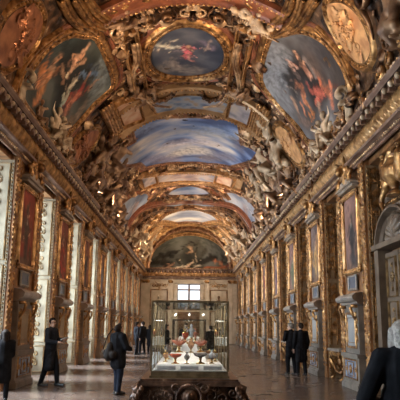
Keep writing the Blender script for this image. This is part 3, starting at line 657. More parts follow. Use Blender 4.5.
# ================================================================== WALLS
PER = 4.95; PC = [16.7+PER*k for k in range(-1, 9)]           # pier centres 11.75 ... 56.3
PC[0] = 10.3
NEAR = [5.35, .4]
def wmat(left, x, y, z=0):     # local module frame -> world
    return ((-HW, y, z), 0) if left else ((HW, y, z), PI)
wallL = MB(); wallR = MB()
piers = sorted(NEAR+PC)
for c in piers:
    y1 = min(c+1.45, YEND)
    wallL.box(-5.75, -HW, c-1.45, y1, 0, 6.02); wallR.box(HW, 5.6, c-1.45, y1, 0, 6.02)
wallL.box(-5.9, -HW-.1, YBACK-.3, YEND, 5.8, 6.95); wallR.box(HW+.1, 5.9, YBACK-.3, YEND, 5.8, 6.95)
wallR.box(5.05, 5.9, YBACK-.3, YEND, 0, 5.9)
wl = tag(wallL.build('wall_left', WALLG), kind='structure'); wr = tag(wallR.build('wall_right', WALLG), kind='structure')
opens = [(piers[i]+1.45, piers[i+1]-1.45) for i in range(len(piers)-1)]
# back wall behind the camera
tag(MB().box(-5.9, 5.9, YBACK-.3, YBACK, 0, 11.3).build('wall_back', STONE), kind='structure')
tag(MB().box(-6.2, 6.2, YBACK-.3, YEND+.5, -.2, 0).build('floor', FLOORM), kind='structure')
def panel_frame(mb, x, y0, y1, z0, z1, w=.05, d=.03):
    """raised rectangular moulding on a plane at local x"""
    prof = [(0, 0), (.1, .7), (.5, 1), (.9, .6), (1, 0)]
    P = ccw(np.array([(y0, z0), (y1, z0), (y1, z1), (y0, z1)])); c = P.mean(0); vs = []
    sg = np.sign(P-c)
    for p, g in zip(P, sg):
        for a, h in prof: vs.append((x+h*d, p[0]+g[0]*(a-.5)*w, p[1]+g[1]*(a-.5)*w))
    mb.add(vs, grid_faces(4, len(prof), closed_n=True))
def xmap(x0): return lambda v: np.stack([x0+v[:, 2], v[:, 0], v[:, 1]], 1)
rw = random.Random(3)
# -- modules
def strip():
    t = MB(); t.box(0, .06, -.19, .19, 0, 5.95); o = t.build('pilaster_strip', WALLG)
    m = MB()
    for z in np.arange(.4, 5.9, .13):
        for y in (-.165, .165): v, f = sphere((.07, y, z), (.03, .025, .045), 6, 4); m.add(v, f)
    for i, z in enumerate(np.arange(.5, 5.8, .32)): put(m, xmap(.06), TS[4 if i % 2 else 2], 0, z, PI/2, .22 if i % 2 else .3, hs=.8)
    for i, z in enumerate(np.arange(.6, 5.8, .64)):
        for q in (-1, 1): put(m, xmap(.06), TS[0], .06*q, z, PI/2, .13, q)
    m.build('gilt_ornament', GOLDB, o, True); return o
def pilaster_copy(o, left, y, parent):
    loc, rz = wmat(left, 0, y); c = copy_tree(o, parent); c.location = loc; c.rotation_euler = (0, 0, rz); return c
st0 = strip()
for left, par in ((True, wl), (False, wr)):
    for c in piers:
        for q in (-1.24, 1.24):
            if c+q < YEND-.2: pilaster_copy(st0, left, c+q, par)
for ch in list(st0.children): bpy.data.objects.remove(ch)
bpy.data.objects.remove(st0)

def jamb(mat, gold, depth):
    """panelled reveal facing -y, local x from 0 (front) to -depth"""
    t = MB(); t.box(-depth, 0, -.015, 0, 0, 5.8); o = t.build('jamb_panel', mat)
    m = MB(); fn = lambda v: np.stack([v[:, 0], -.015-v[:, 2], v[:, 1]], 1)
    for z0, z1 in ((.12, .9), (1.05, 3.05), (3.2, 5.7)):
        P = ccw(np.array([(-depth+.12, z0), (-.12, z0), (-.12, z1), (-depth+.12, z1)])); frame_sweep(m, P, fn, .1, .25, bead=False)
        zc = z0+.25; i = 0
        while zc < z1-.15:
            for q in (-1, 1): put(m, fn, TS[0 if i % 2 else 1], -depth/2+q*.12, zc, q*(PI/2+.5), .21, q, 1)
            if i % 3 == 0: put(m, fn, TS[5], -depth/2, zc+.1, 0, .22, 1, .6)
            else: put(m, fn, TS[2], -depth/2, zc, PI/2, .22, 1, .5)
            zc += .3; i += 1
    for z in np.arange(.1, 5.75, .1): v, f = sphere((-.04, -.03, z), (.025, .025, .035), 5, 4); m.add(v, f)
    m.build('gilt_arabesque', gold, o, True); return o
GOLDJ = gilt('dull_arabesque', (.12, .07, .03), (.42, .27, .12), .3, .4, 5, .2)
jL = jamb(PALE, GOLDJ, .98); jR = jamb(PALER, GOLD, .4)
for left, par, src in ((True, wl, jL), (False, wr, jR)):
    for c in piers[1:]:
        y = c-1.455; o = copy_tree(src, par)
        if left: o.location = (-HW, y, 0)
        else: o.location = (HW, y, 0); o.scale = (-1, 1, 1)
for src in (jL, jR):
    for ch in list(src.children): bpy.data.objects.remove(ch)
    bpy.data.objects.remove(src)

# -- pier furniture: pedestal cabinet
def pedestal(up_mat, low_mat, cap_mat, body):
    t = empty('pier_pedestal'); 
    m = MB(); m.box(0, .26, -.84, .84, 0, .14); m.box(0, .23, -.81, .81, .14, .2); m.box(0, .2, -.8, .8, .2, .82); m.box(0, .25, -.85, .85, .82, .92); m.build('base', body, t)
    m = MB(); m.box(.2, .205, -.62, .62, .27, .75); m.build('base_panel', low_mat, t)
    m = MB(); panel_frame(m, .2, -.62, .62, .27, .75, .05, .035); panel_frame(m, .2, -.3, .3, .33, .69, .03, .03)
    for q in (-1, 1): put(m, xmap(.2), TS[4], .46*q, .51, 0, .16)
    put(m, xmap(.2), TS[4], 0, .51, .3, .26); m.build('base_moulding', GOLD, t)
    m = MB(); m.box(0, .14, -.7, .7, .92, 2.2); m.build('cabinet', body, t)
    m = MB(); m.box(.14, .15, -.45, .45, 1.1, 1.95); m.build('panel', up_mat, t)
    m = MB(); panel_frame(m, .14, -.46, .46, 1.08, 1.98, .07, .045); panel_frame(m, .14, -.36, .36, 1.2, 1.86, .025, .025)
    for q in (-1, 1):
        for z in (1.2, 1.45, 1.7): put(m, xmap(.14), TS[2], .585*q, z, PI/2, .22)
    m.build('panel_moulding', GOLD, t)
    for q in (-1, 1):
        m = MB(); v, f = tube([(.14, 0, 1.75), (.2, 0, 1.82), (.27, 0, 1.95), (.31, 0, 2.1), (.27, 0, 2.18), (.2, 0, 2.16)], np.array([.02, .03, .04, .045, .035, .02]), 7, 1.0); m.add(v+np.array([0, .58*q, 0]), f)
        m.box(.1, .3, .5*q-.02+(.02 if q > 0 else -.02), .66*q, 2.12, 2.2); m.build('corbel', GOLD, t, True)
    m = MB(); pr = [(.1, 2.2), (.18, 2.22), (.2, 2.27), (.3, 2.3), (.34, 2.36), (.34, 2.42), (.3, 2.45), (.24, 2.5), (0, 2.54), (0, 2.2)]
    vs = [(x, y*(.72+x*.55), z) for y in (-1, 1) for x, z in pr]; k = len(pr); f = [(i, (i+1) % k, k+(i+1) % k, k+i) for i in range(k)]+[tuple(range(k))[::-1], tuple(range(k, 2*k))]
    m.add(vs, f); m.build('cap', cap_mat, t)
    return t
CAPL = gilt('cap_marble', (.26, .2, .15), (.42, .34, .27), 0, .35, 3, .05); CAPR = gilt('cap_stone', (.22, .19, .165), (.38, .33, .28), 0, .35, 3, .05)
BODYL = gilt('cabinet_brown', (.12, .085, .06), (.26, .19, .135), .05, .4, 3, .1); BODYR = gilt('cabinet_grey', (.13, .115, .1), (.27, .24, .205), .05, .4, 3, .1)
protoL = pedestal(PALER, BLUEP, CAPL, BODYL); protoR = pedestal(GREYP, BLUEP, CAPR, BODYR)
def kill(o):
    for c in list(o.children): kill(c)
    bpy.data.objects.remove(o)
VISP = PC[1:]                 # piers in view
for left, pr in ((True, protoL), (False, protoR)):
    for i, c in enumerate(VISP):
        if c > 55: c = 56.0
        o = copy_tree(pr); loc, rz = wmat(left, 0, c); o.location = loc; o.rotation_euler = (0, 0, rz)
        tag(o, ('brown' if left else 'grey')+' pedestal under the '+ORD(i)+' portrait from the front on the '+SIDEN[left]+' wall', 'pedestal', SIDEN[left]+' wall pedestals')
kill(protoL); kill(protoR)
# -- plaques
def plaque():
    t = empty('picture_plaque'); MB().box(.03, .07, -.36, .36, 2.66, 2.98).build('panel', PLAQUE, t)
    m = MB(); panel_frame(m, .05, -.38, .38, 2.64, 3.0, .07, .05); m.build('border', CAPR, t); return t
pq = plaque()
for left in (True, False):
    for i, c in enumerate(VISP[:-1]):
        o = copy_tree(pq); loc, rz = wmat(left, 0, c); o.location = loc; o.rotation_euler = (0, 0, rz)
        tag(o, 'grey name plaque beneath the '+ORD(i)+' portrait on the '+SIDEN[left]+' wall', 'plaque', SIDEN[left]+' wall plaques')
kill(pq)
# -- portraits
def portrait_frame(t):
    m = MB(); P = ccw(dense_closed(np.array([(-.7, 3.2), (.7, 3.2), (.7, 5.25), (-.7, 5.25)]), .2)); frame_sweep(m, P, xmap(.02), .34, .55, bs=.028); o = m.build('frame', GOLDB, t, True)
    m = MB(); m.box(.02, .18, -.78, .78, 5.42, 5.5); m.box(.02, .25, -.84, .84, 5.5, 5.56)
    vs = [(x, y, z) for x in (.02, .2) for y, z in ((-.8, 5.56), (.8, 5.56), (.5, 5.72), (-.5, 5.72))]; m.add(vs, [(0, 1, 2, 3), (7, 6, 5, 4), (0, 4, 5, 1), (1, 5, 6, 2), (2, 6, 7, 3), (3, 7, 4, 0)])
    m.build('cornice_head', CAPL, t)
    for q in (-1, 1):
        for z in (3.15, 5.25): m = MB(); put(m, xmap(.06), TS[4], .76*q, z, 0, .3); m.build('corner_rosette', GOLD, t, True)
        m = MB(); put(m, xmap(.05), TS[0], .3*q, 5.36, 0, .2, q); m.build('scroll_ornament', GOLD, t, True)
pf = empty('proto'); portrait_frame(pf)
ROBES = [('dark brown robe', (.07, .045, .035), (.2, .035, .02)), ('red robe', (.35, .05, .03), (.16, .045, .03)), ('black coat', (.03, .03, .035), (.22, .08, .05)), ('blue grey coat', (.16, .2, .28), (.2, .1, .07)), ('ochre mantle', (.42, .25, .1), (.12, .06, .05)),
         ('pale cloak', (.5, .42, .34), (.15, .07, .05)), ('green coat', (.1, .14, .08), (.2, .07, .05)), ('crimson cloak', (.42, .07, .06), (.1, .07, .07)), ('dark violet robe', (.14, .07, .12), (.24, .12, .08))]
def portrait(left, i, c):
    nm, rc, bg = ROBES[(i if left else i*2+2) % 9]
    if not left: bg = tuple(.5*b+.5*g for b, g in zip(bg, (.16, .13, .12)))
    t = copy_tree(pf); t.name = 'portrait_tapestry'
    loc, rz = wmat(left, 0, c); t.location = loc; t.rotation_euler = (0, 0, rz)
    n, k = 26, 50; yy, zz = np.meshgrid(np.linspace(-.69, .69, n), np.linspace(3.21, 5.24, k), indexing='ij'); V = np.stack([yy.ravel(), zz.ravel()], 1)
    sg = 1 if left else 1
    st = [((-.4, 5.1), (.1, 4.6), .25, tuple(b*1.7 for b in bg), .8), ((-.45, 3.3), (.45, 3.3), .12, (.16, .09, .06), .9), ((0, 4.25), (.02, 3.5), .25, rc, .95), ((.0, 4.35), (-.02, 4.0), .2, rc, .95), ((-.15, 4.3), (-.28, 3.95), .07, rc, .95), ((.14, 4.3), (.3, 4.1), .07, rc, .95),
          ((0, 4.58), (0, 4.64), .075, (.62, .4, .26), .98), ((0, 4.7), (.01, 4.71), .085, (.12, .07, .04), .9), ((.3, 4.08), (.34, 4.04), .04, (.6, .38, .25), .95), ((-.28, 3.93), (-.26, 3.9), .04, (.6, .38, .25), .95), ((-.02, 4.45), (-.02, 4.38), .06, (.7, .62, .5), .8), ((.4, 3.6), (.42, 4.6), .06, (.3, .12, .06), .7)]
    col = paint(V, [tuple(b*.5 for b in bg), bg, tuple(b*1.5 for b in bg)], 1.6, 100+i+(50 if left else 0), st, .05)
    V3 = np.stack([np.full(len(V), .035), V[:, 0], V[:, 1]], 1)
    MB().add(V3, grid_faces(n, k)).build('picture', paintmat(), t, True, col)
    tag(t, 'gilt framed portrait, figure in '+nm+', '+ORD(i)+' from the front on the '+SIDEN[left]+' wall', 'portrait', SIDEN[left]+' wall portraits')
for left in (True, False):
    for i, c in enumerate(VISP[:-1]): portrait(left, i, c)
kill(pf)
# -- gilded sculpted trophies above the portraits
def trophy():
    m = MB()
    limb(m, (.1, 0, 5.72), .16, (.2, 0, 6.1), .12, 8); v, f = sphere((.32, 0, 5.98), (.12, .12, .15), 10, 8); m.add(v, f); ball(m, (.42, 0, 5.95), (.04, .03, .05))
    for q in (-1, 1):
        for k in range(7): t = k/6; ball(m, (.16+.05*math.sin(t*9), q*(.18+.5*t), 6.0-.2*t+.06*math.sin(t*14)), .09-.03*t, 7)
        v, f = TS[0]; W = v*.42; m.add(np.stack([.16+W[:, 2], q*(.3+W[:, 0]*.9), 5.92+W[:, 1]], 1), f)
        limb(m, (.2, q*.15, 6.15), .07, (.3, q*.42, 6.3), .04, 7); ball(m, (.2, q*.55, 5.7), (.08, .1, .14), 8)
        v, f = TS[2]; W = v*.5; m.add(np.stack([.12+W[:, 2], q*(.2+W[:, 0]), 6.05+W[:, 1]], 1), f)
    return bake(m, 'gilt_trophy', GOLD, .025, None, 1)
tr = trophy()
for left in (True, False):
    for i, c in enumerate(VISP[:-1]):
        o = tr.copy(); C.objects.link(o); loc, rz = wmat(left, 0, c); o.location = loc; o.rotation_euler = (0, 0, rz)
        tag(o, 'gilded carved mask and scroll trophy above the '+ORD(i)+' portrait on the '+SIDEN[left]+' wall', 'carving', SIDEN[left]+' wall trophies')
bpy.data.objects.remove(tr)

# -- windows in the left recesses, with daylight behind them
WF = flat('window_paint', (.5, .48, .42), .5)
def daylight(loc, rot, sx, sy, power, col=(.7, .84, 1)):
    l = bpy.data.lights.new('window_daylight', 'AREA'); l.shape = 'RECTANGLE'; l.size = sx; l.size_y = sy; l.energy = power; l.color = col
    o = bpy.data.objects.new('window_daylight', l); C.objects.link(o); o.location = loc; o.rotation_euler = rot; return o
SKYP = skypane()
wi = 0
for (a, b) in opens:
    wi += 1; m = MB()
    X = -5.6
    m.box(X-.05, X+.05, a, a+.1, .1, 5.8); m.box(X-.05, X+.05, b-.1, b, .1, 5.8); m.box(X-.05, X+.05, a, b, 5.7, 5.8); m.box(X-.1, X+.1, a, b, 0, .5); mid = (a+b)/2
    m.box(X-.05, X+.06, mid-.05, mid+.05, .5, 5.8)
    for z in (1.7, 2.9, 4.1): m.box(X-.03, X+.03, a, b, z-.03, z+.03)
    w = tag(m.build('window_%d' % wi, WF), kind='structure'); MB().box(X-.006, X+.006, a+.08, b-.08, .5, 5.75).build('window_pane', GLASS, w)
    daylight((X-.35, mid, 3.1), (0, -PI/2, 0), 5.0, b-a, DAYP)
# outside wall plane seen through the windows is just sky (world)

# -- right recesses: arabesque panels, mirrors and console tables
ARAB = gilt('dark_arabesque_ground', (.07, .045, .03), (.16, .1, .06), 0, .45, 3, .1)
MIRRORM = gilt('old_mirror', (.45, .45, .42), (.62, .62, .58), .7, .18, 2, .02)
def arab_panel():
    t = MB().box(0, .03, -.8, .8, 2.75, 5.7).build('arabesque_panel', ARAB)
    m = MB(); panel_frame(m, .03, -.82, .82, 2.75, 5.7, .12, .06); panel_frame(m, .03, -.62, .62, 2.95, 5.5, .04, .03); panel_frame(m, .03, -.62, .62, 4.2, 4.26, .03, .03)
    z = 3.1; i = 0
    while z < 5.4:
        for q in (-1, 1): put(m, xmap(.03), TS[i % 2], .3*q, z, q*(PI/2+.4), .26, q)
        put(m, xmap(.03), TS[[2, 5, 4][i % 3]], 0, z, PI/2 if i % 3 == 0 else 0, .3); z += .33; i += 1
    m.build('gilt_arabesque', GOLD, t, True); return t
def wall_mirror():
    t = empty('wall_mirror'); MB().box(0, .03, -.62, .62, 1.15, 2.55).build('glass', MIRRORM, t); m = MB(); panel_frame(m, .02, -.66, .66, 1.1, 2.6, .14, .08)
    for q in (-1, 1): put(m, xmap(.05), TS[0], .25*q, 2.66, 0, .3, q)
    m.build('frame', GOLD, t); return t
def console():
    t = empty('console_table'); m = MB(); m.box(0, .5, -.75, .75, .88, .95); m.build('top', CAPR, t); m = MB(); m.box(.02, .44, -.68, .68, .74, .88)
    for i in range(6): put(m, xmap(.44), TS[i % 2], -.55+.22*i, .8, 0, .16)
    m.build('apron', GOLD, t)
    for q in (-1, 1):
        m = MB(); v, f = tube([(.42, q*.6, .76), (.46, q*.62, .62), (.36, q*.58, .45), (.28, q*.5, .25), (.36, q*.55, .08), (.44, q*.6, .03)], np.array([.06, .07, .05, .035, .045, .05]), 8); m.add(v, f); m.build('leg', GOLD, t, True)
    m = MB(); v, f = tube([(.3, -.5, .25), (.2, -.2, .18), (.2, .2, .18), (.3, .5, .25)], .03, 6); m.add(v, f); ball(m, (.22, 0, .24), .09); m.build('stretcher', GOLD, t, True); return t
ap = arab_panel(); mi_ = wall_mirror(); co = console(); k = 0
for (a, b) in opens:
    mid = (a+b)/2
    if mid < 16: continue
    c = copy_tree(ap, wr); c.location = (5.05, mid, 0); c.rotation_euler = (0, 0, PI)
    c = copy_tree(mi_); c.location = (5.05, mid, 0); c.rotation_euler = (0, 0, PI); tag(c, 'framed wall mirror in the '+ORD(k)+' recess of the right wall from the front', 'mirror', 'right wall mirrors')
    if k < 5: c = copy_tree(co); c.location = (5.0, mid, 0); c.rotation_euler = (0, 0, PI); tag(c, 'gilt console table in the '+ORD(k)+' recess of the right wall from the front', 'table', 'right wall console tables')
    k += 1
kill(ap); kill(mi_); kill(co)
# -- nearest right recess: arched doorway, carved relief above
DOORM = gilt('door_paint', (.1, .068, .045), (.2, .145, .1), .05, .45, 2, .1)
dr = MB(); dc = 13.85; ex = HW+.08
dr.box(ex, 5.1, dc-1.25, dc-.95, 0, 3.55); dr.box(ex, 5.1, dc+.95, dc+1.25, 0, 3.55); dr.box(ex-.06, 5.1, dc-1.3, dc+1.3, 3.5, 3.62); dr.box(5.0, 5.1, dc-1.25, dc+1.25, 3.5, 5.8)
n = 22; prof = [(0, 0), (0, .12), (.06, .16), (.1, .1), (.16, .1), (.2, .2), (.26, .2), (.26, 0)]; vs = []
for i in range(n+1):
    a = PI*i/n
    for d, h in prof: vs.append((5.02-h*1.7, dc-math.cos(a)*(1.0+d), 3.5+math.sin(a)*(.68+d)))
dr.add(vs, grid_faces(n+1, len(prof)))
dr = tag(dr.build('door_1', DOORM), kind='structure')
for q in (-1, 1):
    m = MB(); m.box(4.86, 4.93, min(dc+q*.02, dc+q*.93), max(dc+q*.02, dc+q*.93), .05, 3.4); lf = m.build('door_leaf', DOORM, dr)
    m = MB(); fn = lambda v: np.stack([4.86-v[:, 2], dc+q*.48+v[:, 0], v[:, 1]], 1)
    for z0, z1 in ((.25, 1.1), (1.25, 2.2), (2.35, 3.25)):
        frame_sweep(m, ccw(np.array([(-.3, z0), (.3, z0), (.3, z1), (-.3, z1)])), fn, .12, .3, bead=False); put(m, fn, TS[4], 0, (z0+z1)/2, 0, .3); 
        for w_ in (-1, 1): put(m, fn, TS[0], 0, (z0+z1)/2+w_*.28, PI/2*w_, .16)
    m.build('door_moulding', GOLDJ, lf)
m = MB()
put(m, lambda v: np.stack([4.98-v[:, 2], dc+v[:, 0], v[:, 1]], 1), TS[5], 0, 3.62, 0, 1.15); m.build('fan_shell', DOORM, dr, True)
# relief vase and children over the door arch
m = MB(); zz = 4.62
v, f = lathe([(0, 0), (.22, 0), (.2, .06), (.08, .12), (.1, .18), (.28, .4), (.3, .55), (.2, .7), (.14, .76), (.2, .84), (0, .84)], 16); m.add(np.array(v)+np.array([4.85, dc-.05, zz]), f)
for q in (-1, 1):
    limb(m, (4.85, dc+q*.35, zz+.35), .14, (4.82, dc+q*.42, zz+.75), .13); ball(m, (4.8, dc+q*.42, zz+1.0), .11); limb(m, (4.82, dc+q*.4, zz+.7), .06, (4.8, dc+q*.1, zz+.95), .045); limb(m, (4.85, dc+q*.4, zz+.3), .1, (4.8, dc+q*.65, zz+.05), .06); limb(m, (4.8, dc+q*.65, zz+.05), .06, (4.8, dc+q*.5, zz-.2), .05)
for i in range(14): a = i*.9; ball(m, (4.86, dc+.18*math.cos(a), zz+.9+.05*i*.5), .08, 7)
rv = bake(m, 'vase_relief', GOLD, .025, None)
for vt in rv.data.vertices: vt.co.y = dc+(vt.co.y-dc)*1.35; vt.co.z = 4.42+(vt.co.z-4.42)*1.2
tag(rv, 'carved gilded vase with two child figures over the arched door at the right edge', 'carving')
m = MB(); fn = lambda v: np.stack([5.02-v[:, 2], v[:, 0], v[:, 1]], 1)
frame_sweep(m, ccw(np.array([(dc-1.1, 4.7), (dc+1.2, 4.7), (dc+1.2, 5.75), (dc-1.1, 5.75)])), fn, .3, .6); m.build('overdoor_moulding', GOLD, dr)

# ================================================================== CORNICE
CORN = gilt('cornice_brown', (.12, .06, .04), (.27, .16, .11), .1, .4, 2, .1); RAIL = gilt('cornice_rail', (.15, .085, .06), (.3, .195, .145), .1, .38, 2, .05)
SOFF = gilt('shaded_soffit', (.035, .02, .012), (.09, .05, .03), .1, .5, 4, .2)  # shade under the cornice put into a darker soffit colour
def poly_run(mb, prof, y0, y1):      # prof: (x out, z); run along local y
    k = len(prof); vs = [(x, y0, z) for x, z in prof]+[(x, y1, z) for x, z in prof]
    mb.add(vs, [(i, i+1, k+i+1, k+i) for i in range(k-1)]); mb.add([vs[0]], [])
def cornice(num, M, y0, y1):
    def fx(o): o.matrix_world = M; return o
    m = MB(); poly_run(m, [(0, 5.92), (.05, 5.92), (.06, 5.98), (.1, 6.0), (.1, 6.04), (.2, 6.08), (.22, 6.14), (.2, 6.18), (.08, 6.22), (.08, 6.5)], y0, y1); m.n
    t = fx(m.build('trim_%d' % num, CORN)); tag(t, kind='structure')
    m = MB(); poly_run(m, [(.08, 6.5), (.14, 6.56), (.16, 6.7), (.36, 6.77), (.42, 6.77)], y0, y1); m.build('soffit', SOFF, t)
    m = MB(); poly_run(m, [(.42, 6.77), (.44, 6.79), (.48, 6.82), (.5, 6.87), (.46, 6.9), (.44, 6.94), (.3, 6.97), (0, 6.97), (-.3, 6.97)], y0, y1); m.build('top_rail', RAIL, t)
    m = MB(); poly_run(m, [(.2, 6.075), (.235, 6.08), (.24, 6.15), (.2, 6.185)], y0, y1); m.build('lower_rail', RAIL, t)
    m = MB(); y = y0+.1
    while y < y1:
        m.box(.12, .4, y, y+.17, 6.6, 6.77); m.box(.3, .42, y+.02, y+.15, 6.52, 6.62); y += .42
    m.build('modillion_row', CORN, t)
    m = MB(); y = y0+.1
    while y < y1:
        v, f = sphere((.4, y+.2, 6.66), (.07, .06, .07), 6, 5); m.add(v, f); y += .42
    m.build('soffit_beads', STUCCO, t, True); m = MB(); y = y0+.15
    while y < y1:
        v, f = sphere((.1, y, 6.03), (.04, .05, .04), 5, 4); m.add(v, f); y += .14
    m.build('bead_row', SCROLL, t, True)
    m = MB(); y = y0+.15; i = 0
    while y < y1:
        put(m, xmap(.07), TS[3], y, 6.19, PI/2, .46, 1, 1.9)
        if i % 2: put(m, xmap(.07), TS[0], y+.12, 6.36, PI/2, .17, 1, 1.4)
        else: put(m, xmap(.07), TS[0], y+.12, 6.36, PI/2, .17, -1, 1.4)
        y += .24; i += 1
    y = y0+.2; i = 0
    m.build('acanthus_frieze', GOLDB, t, True)
    m = MB(); y = y0+.2; i = 0
    while y < y1: put(m, xmap(.45), TS[2], y, 6.9, 0, .16, 1, 1); y += .2
    m.build('leaf_edge', SCROLL, t, True)
    return t
cornice(1, Matrix.Translation((-HW, 0, 0)), YBACK, YEND)
cornice(2, Matrix.Translation((HW, YEND+YBACK, 0)) @ Matrix.Rotation(PI, 4, 'Z'), YBACK, YEND)
cornice(3, Matrix.Translation((0, YEND-.05, 0)) @ Matrix.Rotation(-PI/2, 4, 'Z'), -4.4, 4.4)

# ================================================================== END WALL
m = MB(); Y = YEND
m.box(-5.9, -1.15, Y, Y+.4, 0, 6.95); m.box(1.1, 5.9, Y, Y+.4, 0, 6.95); m.box(-1.2, 1.15, Y, Y+.4, 5.5, 6.95); m.box(-1.2, 1.15, Y, Y+.4, 0, 3.0)
we = tag(m.build('wall_end', STONE), kind='structure')
m = MB(); m.box(-5.9, 5.9, Y+.02, Y+.4, 6.9, 11.4); m.build('tympanum', VAULTG, we)
emap = planemap((0, Y-.0, 0), (1, 0, 0), (0, 0, 1), (0, -1, 0))
for x in (-4.35, -3.95, -1.75, 1.7, 3.9, 4.35):
    m = MB(); m.box(x-.2, x+.2, Y-.12, Y, 0, 5.95); m.box(x-.26, x+.26, Y-.18, Y, 0, .3); m.box(x-.24, x+.24, Y-.16, Y, 5.6, 5.95); m.build('pilaster', STONE, we)
    m = MB()
    for i in range(3): put(m, lambda v: emap(v)+np.array([0, -.14, 0]), TS[2], x-.12+.12*i, 5.55, PI/2, .35)
    m.build('capital', GOLD, we, True)
m = MB()
for x0, x1 in ((-3.6, -2.1), (2.05, 3.55)):
    for z0, z1 in ((.3, 1.3), (1.6, 2.9), (3.2, 4.9)): frame_sweep(m, ccw(np.array([(x0, z0), (x1, z0), (x1, z1), (x0, z1)])), emap, .25, .5, bead=False)
    for i in range(5): put(m, emap, TS[i % 2], x0+.2+.28*i, 5.35, i, .4, h0=.02)
m.build('wall_moulding', GOLD, we)
def bust(label, x, mat):
    t = empty('relief_bust', (x, Y, 0), 0, label, 'sculpture'); m = MB()
    limb(m, (0, -.1, 3.55), .16, (0, -.14, 3.85), .2); limb(m, (-.28, -.1, 3.75), .1, (.28, -.1, 3.75), .1); limb(m, (0, -.14, 3.9), .08, (0, -.16, 4.1), .07); ball(m, (0, -.18, 4.25), (.13, .14, .17)); ball(m, (0, -.32, 4.22), .025)
    b = bake(m, 'bust', mat, .03, t); v, f = lathe([(0, 3.2), (.3, 3.2), (.28, 3.28), (.12, 3.32), (.1, 3.42), (.2, 3.5), (0, 3.5)], 14); MB().add(np.array(v)*np.array([1, .5, 1])+np.array([0, -.12, 0]), f).build('socle', STONE, t, True)
bust('pale bust against the panel left of the end window', -2.85, STONE); bust('dark bust against the panel right of the end window', 2.8, BROWNP)
m = MB(); m.box(-1.2, -1.05, Y+.05, Y+.15, 3.0, 5.5); m.box(1.0, 1.15, Y+.05, Y+.15, 3.0, 5.5); m.box(-.1, .08, Y+.05, Y+.15, 3, 5.5); m.box(-1.2, 1.15, Y+.05, Y+.15, 5.42, 5.5)
for z in (4.95, 3.95): m.box(-1.2, 1.15, Y+.06, Y+.14, z-.07, z+.07)
m.box(-1.2, 1.15, Y+.02, Y+.2, 2.95, 3.1)
w = tag(m.build('window_%d' % (wi+1), BROWNP), kind='structure'); MB().box(-1.1, 1.05, Y+.09, Y+.1, 3.1, 5.45).build('window_pane', GLASS, w)
m = MB(); m.box(-1.4, -1.1, Y-.1, Y+.02, 0, 5.6); m.box(1.05, 1.35, Y-.1, Y+.02, 0, 5.6); m.box(-1.4, 1.35, Y-.1, Y+.02, 5.5, 5.7); m.build('window_surround', STONE, we)
m = MB(); m.box(-1.05, -.03, Y-.06, Y, .02, 2.9); m.box(-.02, 1.0, Y-.06, Y, .02, 2.9); d2 = tag(m.build('door_2', BROWNP), kind='structure')
m = MB()
for x0, x1 in ((-.9, -.18), (.13, .85)):
    for z0, z1 in ((.3, 1.2), (1.4, 2.7)): frame_sweep(m, ccw(np.array([(x0, z0), (x1, z0), (x1, z1), (x0, z1)])), lambda v: emap(v)+np.array([0, -.06, 0]), .15, .3, bead=False)
m.build('door_moulding', GOLD, d2)
# lunette
L = [(3.95*math.cos(a), 7.0+3.15*math.sin(a)) for a in np.linspace(0, PI, 40)]
L = ccw(dense_closed(np.array(L), .2)); Vv, f = fill(L, 34)
sl = [(px2end(a, b), px2end(c, d), r, col, al) for a, b, c, d, r, col, al in [
 (155, 250, 175, 240, .5, (.16, .165, .135), .7), (205, 242, 222, 252, .6, (.2, .2, .17), .7), (150, 262, 170, 264, .45, (.022, .018, .011), .95), (160, 255, 172, 256, .3, (.02, .017, .011), .9), (198, 262, 215, 258, .35, (.022, .018, .012), .95), (205, 250, 200, 258, .25, (.07, .06, .04), .8),
 (182, 250, 184, 245, .09, (.035, .026, .017), .95), (184, 245, 191, 242, .09, (.035, .026, .017), .95), (191, 242, 197, 246, .09, (.035, .026, .017), .95), (197, 246, 196, 252, .09, (.035, .026, .017), .95), (196, 252, 186, 253, .09, (.12, .08, .05), .9), (189, 246, 192, 251, .14, (.55, .36, .22), .9),
 (175, 268, 186, 266, .12, cream, .9), (186, 268, 192, 262, .12, (.75, .55, .38), .9), (166, 268, 172, 264, .12, flesh, .9), (194, 268, 200, 264, .1, cream, .9), (196, 254, 196, 262, .08, (.6, .45, .3), .8), (205, 268, 226, 268, .22, (.5, .16, .07), .9), (214, 260, 222, 264, .13, (.6, .24, .12), .9), (150, 269, 164, 269, .15, (.25, .12, .06), .9), (228, 266, 230, 262, .12, red, .7)]]
col = paint(Vv, [(.03, .028, .02), (.075, .07, .052), (.15, .148, .12), (.22, .22, .19)], .5, 77, sl, .18)
t = empty('lunette_painting', (0, Y-.02, 7.0), 0, 'dark half-round painting with figures on the end wall under the vault', 'painting')
fn = planemap((0, 0, -7.0), (1, 0, 0), (0, 0, 1), (0, -1, 0))
MB().add(fn(np.concatenate([Vv, np.full((len(Vv), 1), .03)], 1)), f).build('canvas', paintmat(), t, True, col)
m = MB(); frame_sweep(m, L, fn, .9, 1.4, bs=.07); m.build('frame', GOLDB, t, True)
